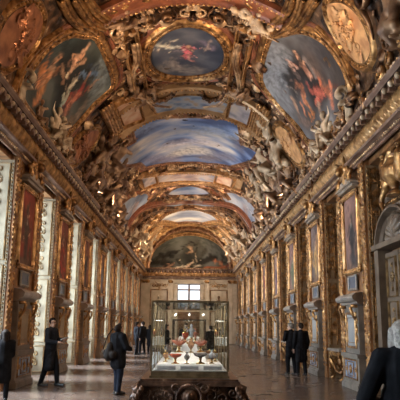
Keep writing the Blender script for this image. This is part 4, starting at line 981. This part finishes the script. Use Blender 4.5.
# ================================================================== VITRINES
CL = gilt('dark_carving', (.06, .03, .02), (.26, .14, .085), .35, .3, 9, .3, c3=(.65, .45, .3))
def vitrine(name_label, x, y0, y1, w, zb, zt, tmat, carved=True, fmat=BRONZEF):
    t = empty('display_case', (x, (y0+y1)/2, 0), 0, name_label, 'display case'); h = (y1-y0)/2
    m = MB(); m.box(-w, w, -h, h, zb-.06, zb+.0); m.box(-w-.02, w+.02, -h-.02, h+.02, zb-.09, zb-.06); m.build('base_frame', BRONZEF, t)
    for sx in (-1, 1):
        for sy in (-1, 1): m = MB(); m.box(sx*w-.014, sx*w+.014, sy*h-.014, sy*h+.014, zb, zt); m.build('corner_post', fmat, t)
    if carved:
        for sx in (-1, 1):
            for k in range(1, 5): y_ = -h+2*h*k/5; MB().box(sx*w-.01, sx*w+.01, y_-.02, y_+.02, zb, zt).build('streak_bar', fmat, t)  # upright bars added to stand for gold streaks reflected in the side panes
    m = MB()
    for sx in (-1, 1): m.box(sx*w-.016, sx*w+.016, -h, h, zt-.012, zt+.016)
    for sy in (-1, 1): m.box(-w, w, sy*h-.016, sy*h+.016, zt-.012, zt+.016)
    m.build('top_frame', fmat, t)
    for nm, b in (('front_pane', (-w+.015, w-.015, -h-.003, -h+.003, zb+.005, zt-.015)), ('back_pane', (-w+.015, w-.015, h-.003, h+.003, zb+.005, zt-.015)), ('side_pane', (-w-.003, -w+.003, -h+.015, h-.015, zb+.005, zt-.015)), ('side_pane', (w-.003, w+.003, -h+.015, h-.015, zb+.005, zt-.015)), ('top_pane', (-w+.017, w-.017, -h+.017, h-.017, zt-.004, zt+.004))):
        MB().box(*b).build(nm, GLASS, t)
    m = MB(); m.box(-w+.02, w-.02, -h+.02, h-.02, zb+.0, zb+.012); m.build('lining', WHITEC, t)
    return t
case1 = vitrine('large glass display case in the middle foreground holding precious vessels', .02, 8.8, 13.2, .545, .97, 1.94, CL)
# giltwood table
t = empty('carved_table', (.02, 11, 0), 0, 'ornate dark giltwood table carrying the foreground glass case', 'table')
m = MB(); k = [( .80, .80), (.83, .83), (.83, .86), (.80, .88)]
for w_, z0, z1 in ((.68, .78, .8), (.7, .8, .85), (.68, .85, .88)): m.box(-w_, w_, -2.2-(w_-.5), 2.2+(w_-.5), z0, z1)
m.build('table_top', CL, t)
m = MB(); m.box(-.7, .7, -2.33, 2.33, .55, .78)
fm = lambda v: np.stack([v[:, 0], -2.33-v[:, 2], v[:, 1]], 1)
for q in (-1, 1):
    for x_, z_, s_q, r_ in ((.3, .66, .2, .3), (.47, .62, .18, 2.2), (.6, .7, .14, 4), (.38, .74, .1, 1)): put(m, fm, TS[0], q*x_, z_, r_ if q > 0 else PI-r_, s_q, q, 1.4)
    for x_ in (.28, .42, .56): put(m, fm, TS[3], q*x_, .6, -PI/2+.3*q, .16, 1, 1.3)
m.build('apron', CL, t, True)
m = MB(); 
for i in range(40): a = 2*PI*i/40; v, f = sphere((.17*math.cos(a), -2.4, .64+.16*math.sin(a)), (.026, .03, .026), 6, 5); m.add(v, f)
v, f = sphere((0, -2.37, .64), (.13, .06, .12), 14, 8); m.add(v, f); v, f = sphere((0, -2.44, .65), (.05, .04, .065), 10, 8); m.add(v, f)
for q in (-1, 1): put(m, lambda v: fm(v)+np.array([0, -.06, 0]), TS[0], q*.2, .76, 0 if q > 0 else PI, .17, q, 1.2); put(m, lambda v: fm(v)+np.array([0, -.05, 0]), TS[2], q*.08, .5, -PI/2+.5*q, .2, 1, 1.5)
m.build('cartouche', CL, t, True)
for sx in (-1, 1):
    for sy in (-1, 1):
        m = MB(); P = [(.66, .78), (.76, .74), (.78, .64), (.7, .58), (.66, .64), (.7, .68)]
        v, f = tube([(sx*a, sy*2.34, z) for a, z in P], np.array([.06, .06, .055, .045, .03, .02]), 8); m.add(v, f)
        v, f = tube([(sx*a, sy*2.3, z) for a, z in [(.7, .72), (.76, .6), (.7, .45), (.6, .3), (.62, .15), (.7, .05)]], np.array([.09, .085, .06, .045, .05, .06]), 8); m.add(v, f)
        for i in range(5): v, f = sphere((sx*(.66+.03*i), sy*2.4, .75-.05*i), (.035, .03, .045), 7, 5); m.add(v, f)
        v, f = sphere((sx*.7, sy*2.3, .04), (.08, .08, .04), 10, 6); m.add(v, f)
        m.build('leg', CL, t, True)
# stepped white platform inside the case
pf_ = empty('display_steps', (.02, 11, .985), 0, 'white cloth covered steps inside the foreground case', 'display steps')
def frustum(mb, x0, x1, y0, y1, z0, z1, b=.06):
    v = [(x0, y0, z0), (x1, y0, z0), (x1, y1, z0), (x0, y1, z0), (x0+b, y0+b, z1), (x1-b, y0+b, z1), (x1-b, y1-b, z1), (x0+b, y1-b, z1)]
    mb.add(v, [(3, 2, 1, 0), (4, 5, 6, 7), (0, 1, 5, 4), (1, 2, 6, 5), (2, 3, 7, 6), (3, 0, 4, 7)])
for z0, z1, a, b0, b1 in ((0, .07, .5, -2.1, 2.1), (.07, .2, .26, -1.35, 1.5), (.2, .32, .14, -.9, 1.2)): m = MB(); frustum(m, -a, a, b0, b1, z0, z1, .03); m.build('step', WHITEC, pf_)
m = MB()
for i, x_ in enumerate((-.33, 0, .33)): m.box(x_-.13, x_+.13, -2.115, -2.1, .0, .05)
m.build('caption_card', flat('card_grey', (.45, .43, .42), .7), pf_)
# precious vessels
AG = gilt('red_agate', (.22, .03, .015), (.45, .1, .05), 0, .12, 25, 0); JASP = gilt('dark_jasper', (.03, .05, .05), (.14, .09, .08), 0, .1, 25, 0); CRY = gilt('grey_crystal', (.16, .17, .19), (.36, .36, .38), 0, .08, 20, 0); LAP = gilt('brown_sardonyx', (.12, .05, .03), (.4, .22, .12), 0, .1, 25, 0); GM = gilt('vessel_gold', (.45, .27, .08), (.85, .58, .22), .9, .2, 20, 0)
CORAL = gilt('coral_rose', (.2, .05, .03), (.42, .15, .09), 0, .3, 20, 0)
def vessel(kind, label, x, y, z, s, mat):
    t = empty('precious_'+kind, (.02+x, y, z), 0, label, kind)
    def part(nm, prof, mt, n=18): v, f = lathe([(r*s, q*s) for r, q in prof], n); return MB().add(v, f).build(nm, mt, t, True)
    part('foot', [(0, 0), (.32, 0), (.3, .05), (.12, .1), (.06, .18), (.1, .26), (.06, .34), (.09, .4), (0, .4)], GM)
    if kind == 'tazza': part('bowl', [(0, .38), (.12, .4), (.4, .52), (.5, .68), (.47, .7), (.36, .56), (0, .46)], mat)
    elif kind == 'cup':
        part('bowl', [(0, .38), (.14, .4), (.3, .55), (.34, .8), (.32, .95), (.29, .95), (.29, .8), (0, .5)], mat); part('lid', [(.34, .95), (.28, 1.04), (.12, 1.12), (.05, 1.2), (.08, 1.27), (.04, 1.36), (0, 1.38)], GM)
    elif kind == 'ewer':
        part('body', [(0, .38), (.12, .4), (.3, .6), (.32, .8), (.2, 1.0), (.1, 1.1), (.12, 1.24), (.16, 1.3), (0, 1.28)], mat)
        v, f = tube([(a*s, 0, b*s) for a, b in [(.12, 1.25), (.3, 1.3), (.42, 1.1), (.38, .85), (.28, .7)]], .03*s, 7); MB().add(v, f).build('handle', GM, t, True)
        v, f = tube([(a*s, 0, b*s) for a, b in [(-.08, 1.2), (-.2, 1.3), (-.3, 1.36)]], np.array([.07, .05, .03])*s, 7); MB().add(v, f).build('spout', GM, t, True)
    elif kind == 'vase':
        part('body', [(0, .38), (.14, .42), (.34, .7), (.36, .95), (.22, 1.15), (.16, 1.3), (.24, 1.42), (0, 1.38)], mat)
        for q in (-1, 1): v, f = tube([(q*a*s, 0, b*s) for a, b in [(.2, 1.32), (.42, 1.3), (.46, 1.05), (.34, .85)]], .03*s, 7); MB().add(v, f).build('handle', GM, t, True)
    elif kind == 'statuette':
        m = MB(); limb(m, (0, 0, .42*s), .1*s, (0, 0, .8*s), .15*s); limb(m, (0, 0, .8*s), .12*s, (0, 0, 1.02*s), .06*s); ball(m, (0, 0, 1.16*s), .12*s)
        for q in (-1, 1): limb(m, (q*.12*s, 0, .92*s), .06*s, (q*.32*s, -.05*s, .75*s), .045*s); limb(m, (q*.32*s, -.05*s, .75*s), .045*s, (q*.2*s, -.2*s, .85*s), .04*s)
        bake(m, 'figure', mat, .012*s/.2, t, 1)
    elif kind == 'nef':
        m = MB(); v, f = sphere((0, 0, .62*s), (.5*s, .22*s, .22*s), 18, 9); v[:, 2] = np.minimum(v[:, 2], .68*s)+np.abs(v[:, 0])*.3; m.add(v, f); m.build('bowl', mat, t, True)
        m = MB()
        for i in range(9): a = i*.7; limb(m, (.1*s*math.cos(a), .1*s*math.sin(a), .68*s), .045*s, ((.05+.3*math.cos(a))*s, .2*s*math.sin(a), (.85+.05*(i % 4))*s), .02*s, 6)
        m.build('branches', mat, t, True)
    m = MB()
    for i in range(10): a = 2*PI*i/10; v, f = sphere((.1*s*math.cos(a), .1*s*math.sin(a), .36*s), .03*s, 6, 4); m.add(v, f)
    m.build('mount', GM, t, True); return t
z1 = 1.055; z2 = 1.185; z3 = 1.305
VS = [('tazza', 'red agate footed bowl at the front left of the case', -.21, 9.12, z1, .2, AG), ('ewer', 'small dark pitcher with gold handle in the front row, second from left', -.04, 9.1, z1, .13, JASP), ('tazza', 'dark wide footed bowl in the front row right of centre', .16, 9.15, z1, .22, JASP), ('ewer', 'tall grey crystal ewer at the front right of the case', .33, 9.25, z1, .15, CRY),
 ('cup', 'brown lidded cup left behind the red agate bowl', -.37, 9.6, z1, .13, LAP), ('cup', 'lidded crystal cup behind the tall ewer at right', .4, 9.75, z1, .14, CRY), ('vase', 'dark two handled vase far left in the second row', -.36, 10.3, z1, .17, JASP), ('tazza', 'brown shallow bowl right in the second row', .36, 10.4, z1, .2, LAP),
 ('nef', 'rosy coral boat shaped vessel left on the raised step', -.17, 9.9, z2, .24, CORAL), ('vase', 'brown vase centre on the raised step', .02, 9.85, z2, .15, LAP), ('nef', 'rosy coral vessel right on the raised step', .18, 10.1, z2, .22, CORAL), ('statuette', 'grey statuette topmost in the middle of the case', .03, 10.5, z3, .26, CRY), ('statuette', 'rosy statuette beside the topmost one', .1, 10.9, z3, .2, CORAL), ('cup', 'red lidded cup at the back left of the steps', -.08, 11.2, z3, .18, AG)]
for a in VS: vessel(*a)
# second case farther down the room
case2 = vitrine('smaller dark framed glass case standing behind the foreground case', .02, 21, 23.2, .56, .95, 1.8, CL, False, fmat=BLACKM)
m = MB(); m.box(-.6, .6, -1.14, 1.14, .78, .86); m.box(-.5, .5, -1.05, 1.05, .62, .78)
t = empty('plain_table', (.02, 22.1, 0), 0, 'dark wooden table under the smaller display case', 'table'); m.build('table_top', DARKW, t)
for sx in (-1, 1):
    for sy in (-1, 1): m = MB(); v, f = lathe([(0, 0), (.06, 0), (.07, .05), (.04, .12), (.055, .4), (.07, .6), (.05, .64), (0, .64)], 12); m.add(np.array(v)+np.array([sx*.45, sy*.98, 0]), f); m.build('leg', DARKW, t, True)
m = MB(); frustum(m, -.45, .45, -.9, .9, 0, .25, .1); o = m.build('white_display_block', WHITEC); o.location = (.02, 22.1, .962); tag(o, 'white display block inside the smaller far case', 'display block')
vessel('vase', 'dark vase on the white block in the smaller far case', -.1, 21.9, 1.212, .25, JASP); vessel('cup', 'red lidded cup on the white block in the smaller far case', .15, 21.7, 1.212, .22, AG)

# ================================================================== PEOPLE
SKIN = gilt('skin', (.5, .3, .21), (.6, .37, .27), 0, .5, 6, 0); HAIRD = gilt('dark_hair', (.012, .009, .008), (.035, .025, .02), 0, .5, 30, .3); HAIRW = gilt('white_hair', (.2, .17, .15), (.42, .37, .32), 0, .55, 30, .5)
COAT = flat('black_wool', (.012, .012, .014), .8, 0, .3); COATB = flat('charcoal_wool', (.02, .021, .026), .8, 0, .3); JEANS = flat('dark_denim', (.018, .022, .035), .8, 0, .3); TROU = flat('black_trousers', (.01, .01, .012), .8); SHOE = flat('black_leather', (.01, .01, .01), .35); LEATHER = flat('dark_leather_bag', (.02, .016, .014), .5); [dull(q) for q in (COAT, COATB, JEANS, TROU, HAIRD, LEATHER)]; PAPER = flat('paper', (.6, .58, .54), .7, 0, .03)
def person(label, x, y, rz, H=1.75, coat=COAT, coatlen=.45, hair='short', hairmat=HAIRD, tilt=0, headyaw=0, arms=None, stride=.08, legm=TROU, lean=0, bag=None, vox=.016, bulk=1.0):
    t = empty('person', (x, y, 0), rz, label, 'person'); s = H/1.75
    def S(p): return tuple(q*s for q in p)
    hip = .93; sh = 1.43
    L = dict(); A_ = arms or {}
    sL = (lean*.9, .19, sh); sR = (lean*.9, -.19, sh); neck = (lean, 0, 1.5); hc = (lean+.02+.02*math.sin(tilt), 0, 1.635)
    eL, hL = A_.get('L', ((-.03, .25, 1.14), (.06, .24, .9))); eR, hR = A_.get('R', ((-.03, -.25, 1.14), (.06, -.24, .9)))
    fL = (stride, .11, .07); fR = (-stride, -.11, .07); kL = (stride*.6+.03, .105, .5); kR = (-stride*.4+.02, -.105, .5)
    m = MB()
    def lim(mb, a, r0, b, r1): limb(mb, S(a), r0*s, S(b), r1*s)
    lim(m, (0, 0, .95), .13, (lean*.4, 0, 1.15), .125); lim(m, (lean*.4, 0, 1.15), .125, (lean*.8, 0, 1.36), .13); lim(m, sL, .06, sR, .06); lim(m, (lean*.8, 0, 1.4), .07, hc, .052)
    head(m, S(hc), headyaw, tilt, s*1.05)
    for sg, sh_, e, h in ((1, sL, eL, hL), (-1, sR, eR, hR)):
        lim(m, sh_, .052, e, .042); lim(m, e, .042, h, .028); d = Vector(h)-Vector(e); hand(m, S(h), d, sg, s)
    for p, k, f in (((0, .095, .92), kL, fL), ((0, -.095, .92), kR, fR)): lim(m, p, .088, k, .058); lim(m, k, .056, f, .038); lim(m, (f[0], f[1], .05), .035, (f[0]+.16, f[1], .03), .028)
    bake(m, 'body', SKIN, .0095, t, 1)
    lim0 = lim
    def lim(mb, a, r0, b, r1): lim0(mb, a, r0*bulk, b, r1*bulk)
    m = MB()   # coat
    lim(m, (0, 0, 1.0), .155, (lean*.4, 0, 1.15), .15); lim(m, (lean*.4, 0, 1.15), .15, (lean*.85, 0, 1.38), .155); lim(m, sL, .082, sR, .082); lim(m, (lean*.8, 0, 1.42), .1, (lean, 0, 1.5), .072)
    lim(m, (0, .07, 1.1), .12, (0, .09, hip-coatlen+.12), .115); lim(m, (0, -.07, 1.1), .12, (0, -.09, hip-coatlen+.12), .115); lim(m, (0, 0, 1.1), .12, (0, 0, hip-coatlen+.12), .115)
    for sg, sh_, e, h in ((1, sL, eL, hL), (-1, sR, eR, hR)):
        hv = tuple(np.array(e)+(np.array(h)-np.array(e))*.88); lim(m, sh_, .078, e, .064); lim(m, e, .064, hv, .05)
    bake(m, 'coat', coat, vox, t, 2); lim = lim0
    m = MB()
    for p, k, f in (((0, .095, .92), kL, fL), ((0, -.095, .92), kR, fR)): lim(m, p, .115, k, .082); lim(m, k, .08, (f[0], f[1], .1), .062)
    lim(m, (0, .07, .95), .12, (0, -.07, .95), .12); bake(m, 'trousers', legm, vox, t, 1)
    for f in (fL, fR):
        m = MB(); lim(m, (f[0]-.04, f[1], .05), .048, (f[0]+.05, f[1], .055), .05); lim(m, (f[0]+.05, f[1], .05), .048, (f[0]+.2, f[1], .04), .036); o = bake(m, 'shoe', SHOE, .012, t, 1)
    m = MB(); M = Matrix.Rotation(headyaw, 3, 'Z') @ Matrix.Rotation(-tilt, 3, 'Y')
    def hp(p): return tuple(Vector(S(hc))+M @ (Vector(p)*s*1.05))
    v, f = sphere((0, 0, 0), (.108*s, .09*s, .1*s), 14, 10); v = np.array([hp(((q[0]/s)-.03, q[1]/s, q[2]/s+.035)) for q in v]); m.add(v, f)
    if hair == 'short': limb(m, hp((-.075, 0, .03)), .07*s, hp((-.07, 0, -.03)), .055*s); limb(m, hp((.06, .02, .1)), .03*s, hp((.05, -.04, .1)), .03*s)
    if hair == 'bob':
        for q in (-1, 1): limb(m, hp((-.02, q*.075, .03)), .045*s, hp((0, q*.085, -.09)), .04*s)
        limb(m, hp((-.07, 0, .03)), .085*s, hp((-.065, 0, -.1)), .075*s); limb(m, hp((.05, .02, .1)), .03*s, hp((.05, -.04, .1)), .03*s)
    if hair == 'long':
        for q in (-1, 1): limb(m, hp((-.01, q*.075, .04)), .045*s, hp((.01, q*.1, -.28)), .035*s)
        limb(m, hp((-.07, 0, .03)), .085*s, hp((-.1, 0, -.3)), .07*s)
    bake(m, 'hair', hairmat, .014, t, 1)
    for q in (-1, 1): v, f = sphere(hp((.083, q*.03, .008)), .011*s, 8, 6); MB().add(v, f).build('eye', BLACKM, t, True)
    return t
def world_of(t, p): 
    c, q = math.cos(t.rotation_euler.z), math.sin(t.rotation_euler.z); return (t.location.x+p[0]*c-p[1]*q, t.location.y+p[0]*q+p[1]*c, p[2])
# 1 dark haired woman at the left edge
person('long dark haired person in a black coat at the left edge, seen half cut off', -3.95, 13.35, PI/2+.3, 1.47, COAT, .5, 'long', HAIRD, 0, .1, dict(L=((.08, .2, 1.16), (.25, .08, 1.12)), R=((.05, -.21, 1.14), (.2, -.1, 1.0))), .06, bulk=1.12)
# 2 man with long coat holding a booklet
a = person('man in a long dark coat standing at the left wall holding an open booklet', -3.66, 16.5, -.3, 1.76, COATB, .55, 'short', HAIRD, -.1, -.8, dict(L=((.05, .24, 1.18), (.26, .12, 1.2)), R=((.02, -.25, 1.16), (.26, -.12, 1.14))), .18)
bk = MB(); bk.box(0, .16, -.11, -.003, -.004, .004); bk.box(0, .16, .003, .11, -.004, .004); bk = bk.build('booklet', PAPER); w = world_of(a, (.33, .0, 1.2)); bk.location = w; bk.rotation_euler = (0, -.5, a.rotation_euler.z); tag(bk, 'small open booklet in the hands of the man at the left wall', 'booklet')
# 3 man looking up
a = person('man with a shoulder bag looking up at the ceiling left of the case', -1.66, 14.72, .75, 1.62, COAT, .3, 'short', HAIRD, .55, 0, dict(L=((.02, .28, 1.2), (.24, .16, 1.13)), R=((.05, -.27, 1.18), (.3, -.12, 1.12))), .05, JEANS, -.02, bulk=1.3)
m = MB()
for q in (0,): limb(m, (-.16, .02, 1.12), .09, (-.2, .03, .88), .12); limb(m, (-.16, .16, .95), .1, (-.16, -.1, .92), .1)
bg = bake(m, 'shoulder_bag', LEATHER, .02, None, 2); bg.location = world_of(a, (-.03, .04, 0))[:2]+(0,); bg.rotation_euler = (0, 0, a.rotation_euler.z); tag(bg, 'dark slouchy bag hanging behind the man looking up', 'bag')
v, f = tube([(-.28, .14, 1.05), (-.16, .16, 1.35), (0, .17, 1.52), (.12, .1, 1.38), (.1, 0, 1.2), (-.1, -.13, 1.1)], .014, 6); MB().add(v, f).build('strap', LEATHER, bg, True)
# 4 far pair left of the case
person('man in a dark suit, front one of the distant pair left of the case', -2.88, 34.2, .5, 1.78, COATB, .2, 'short', HAIRD, 0, .2, None, .1)
person('dark dressed visitor in the distance, rear one of the pair left of the case', -2.62, 35.2, 2.6, 1.8, COAT, .2, 'short', HAIRD, 0, 0, None, .08)
person('dark coated visitor in the distance partly hidden by the left edge of the case', -2.28, 36.3, 1.2, 1.62, COAT, .5, 'bob', HAIRD, 0, 0, None, .05)
# seen through the case
person('person in a dark jacket seen through the left part of the glass case', -.98, 27.3, -.3, 1.64, COAT, .2, 'bob', HAIRD, -.1, 0, dict(R=((.05, -.25, 1.15), (.28, -.15, 1.1))), .08, JEANS)
person('dark haired visitor bending over the far case, seen through the glass', -.12, 26.0, -PI/2, 1.7, COAT, .2, 'short', HAIRD, -.3, 0, None, .05)
person('dark dressed visitor seen through the right side of the glass case', 1.0, 27.8, 2.0, 1.6, COAT, .3, 'short', HAIRD, 0, 0, None, .05)
# 5 right pair
person('dark coated man at the right wall, left one of the pair, face turned', 3.52, 21.1, 1.9, 1.72, COAT, .35, 'short', gilt('grey_hair', (.1, .09, .08), (.2, .18, .16), 0, .5, 30, .3), 0, .7, dict(L=((.03, .25, 1.18), (.2, .1, 1.25))), .05)
person('dark haired person in a black coat at the right wall, right one of the pair', 3.8, 20.75, 1.75, 1.72, COAT, .5, 'short', HAIRD, -.15, .2, None, .06)
# 6 white haired visitor, bottom right
person('white haired person in a black coat seen from behind at the bottom right corner', 1.80, 5.15, PI/2-.1, 1.65, COAT, .5, 'bob', HAIRW, 0, -.1, dict(L=((-.03, .36, 1.08), (.2, .2, 1.02)), R=((-.03, -.3, 1.15), (.08, -.26, .92))), .05, vox=.013, bulk=1.22)

# ================================================================== LIGHT
LENS = flat('lamp_lens', (1, .9, .7), .3, 0, 0, 8, (1, .78, .5), 14)
def spot_fixture():
    t = empty('cornice_spotlight'); v, f = lathe([(0, 0), (.05, 0), (.05, .05), (.035, .08), (0, .08)], 12); MB().add(v, f).build('base', BLACKM, t)
    v, f = lathe([(0, 0), (.04, 0), (.05, .1), (.052, .14), (.046, .14), (.0, .13)], 12); h = MB().add(v, f).build('housing', BLACKM, t); h.location = (0, 0, .08); h.rotation_euler = (0, .6, 0)
    v, f = lathe([(0, .132), (.045, .136), (0, .142)], 12); l = MB().add(v, f).build('lens', LENS, h)
    return t
sp = spot_fixture(); k = 0
for left in (True, False):
    for i in range(12):
        y = 12.3+3.8*i; x = -4.28 if left else 4.28
        c = copy_tree(sp); c.location = (x, y, 6.965); c.rotation_euler = (0, 0, 0 if left else PI)
        tag(c, 'small cornice spotlight on the '+SIDEN[left]+' side, '+ORD(i)+' from the front', 'spotlight', SIDEN[left]+' cornice spotlights')
for left in (True, False):
    for i in range(14):
        y = 4.7+3.8*i; x = -4.05 if left else 4.05
        l = bpy.data.lights.new('cornice_lamp', 'SPOT'); f_ = VP(y, left); l.energy = f_; l.color = (1, .7, .45) if y < 40 else (1, .76, .5); l.spot_size = 1.55; l.spot_blend = .6; l.shadow_soft_size = .08
        o = bpy.data.objects.new('cornice_lamp', l); C.objects.link(o); o.location = (x, y+.1, 7.2); d = Vector((-x*.9, .6, 2.9)); o.rotation_euler = d.to_track_quat('-Z', 'Y').to_euler()
kill(sp)
# unseen warm fill spots added at cornice height to brighten the walls
for left in (True, False):
    for i in range(9):
        y = 8+5.6*i; l = bpy.data.lights.new('wall_fill', 'SPOT'); l.spot_size = 2.3; l.spot_blend = 1; l.shadow_soft_size = .08; l.energy = WALL_FILL; l.color = (1, .76, .54)
        o = bpy.data.objects.new('wall_fill', l); C.objects.link(o); x = -3.98 if left else 3.98; o.location = (x, y, 7.02); d = Vector((1.0 if left else -1.0, 0.5, -.55)); o.rotation_euler = d.to_track_quat('-Z', 'Y').to_euler(); o.visible_camera = True
# lamp strip of the case
def case_lamp(y, z, w, l_, e):
    l = bpy.data.lights.new('case_lamp', 'AREA'); l.shape = 'RECTANGLE'; l.size = w; l.size_y = l_; l.energy = e; l.color = (1, .93, .84)
    o = bpy.data.objects.new('case_lamp', l); C.objects.link(o); o.location = (.02, y, z)

for q in (-.4, 0, .4):
    l = bpy.data.lights.new('case_spot', 'SPOT'); l.energy = 9; l.color = (1, .93, .84); l.spot_size = 2.2; l.spot_blend = 1; l.shadow_soft_size = .01
    o = bpy.data.objects.new('case_spot', l); C.objects.link(o); o.location = (.02+q, 8.86, 1.91); o.rotation_euler = Vector((-q*.3, .9, -.9)).to_track_quat('-Z', 'Y').to_euler()
case_lamp(22, 1.78, .3, 1.5, 7)
daylight((0, YEND+.6, 4.2), (-PI/2, 0, 0), 2.2, 2.6, 11, (.8, .9, 1))
sl_ = bpy.data.lights.new('sun', 'SUN'); sl_.energy = SUNE; sl_.angle = .25; sl_.color = (.9, .95, 1); so = bpy.data.objects.new('sun', sl_); C.objects.link(so); so.rotation_euler = Vector((1, -.02, -1.5)).to_track_quat('-Z', 'Y').to_euler()
w = bpy.data.worlds.new('sky'); SC.world = w; w.use_nodes = True; nt = w.node_tree; bgn = nt.nodes['Background']; bgn.inputs['Color'].default_value = (.75, .87, 1, 1); bgn.inputs['Strength'].default_value = 1.0

# ================================================================== CAMERA
cam = bpy.data.cameras.new('camera'); co_ = bpy.data.objects.new('camera', cam); C.objects.link(co_); SC.camera = co_
cam.sensor_width = 36; cam.lens = F*36/400; cam.clip_end = 300
M = Matrix((rt, up, -fw)).transposed().to_4x4(); M.translation = Vector((0, 0, CZ)); co_.matrix_world = M
SC.view_settings.view_transform = 'Standard'; SC.view_settings.look = 'None'; SC.view_settings.gamma = 1; SC.view_settings.use_curve_mapping = False
SC.view_settings.exposure = EXPO
SC.cycles.use_denoising = True; SC.cycles.max_bounces = 6; SC.cycles.diffuse_bounces = 3; SC.cycles.glossy_bounces = 3; SC.cycles.transparent_max_bounces = 12; SC.cycles.caustics_reflective = False; SC.cycles.caustics_refractive = False; SC.cycles.sample_clamp_indirect = 4
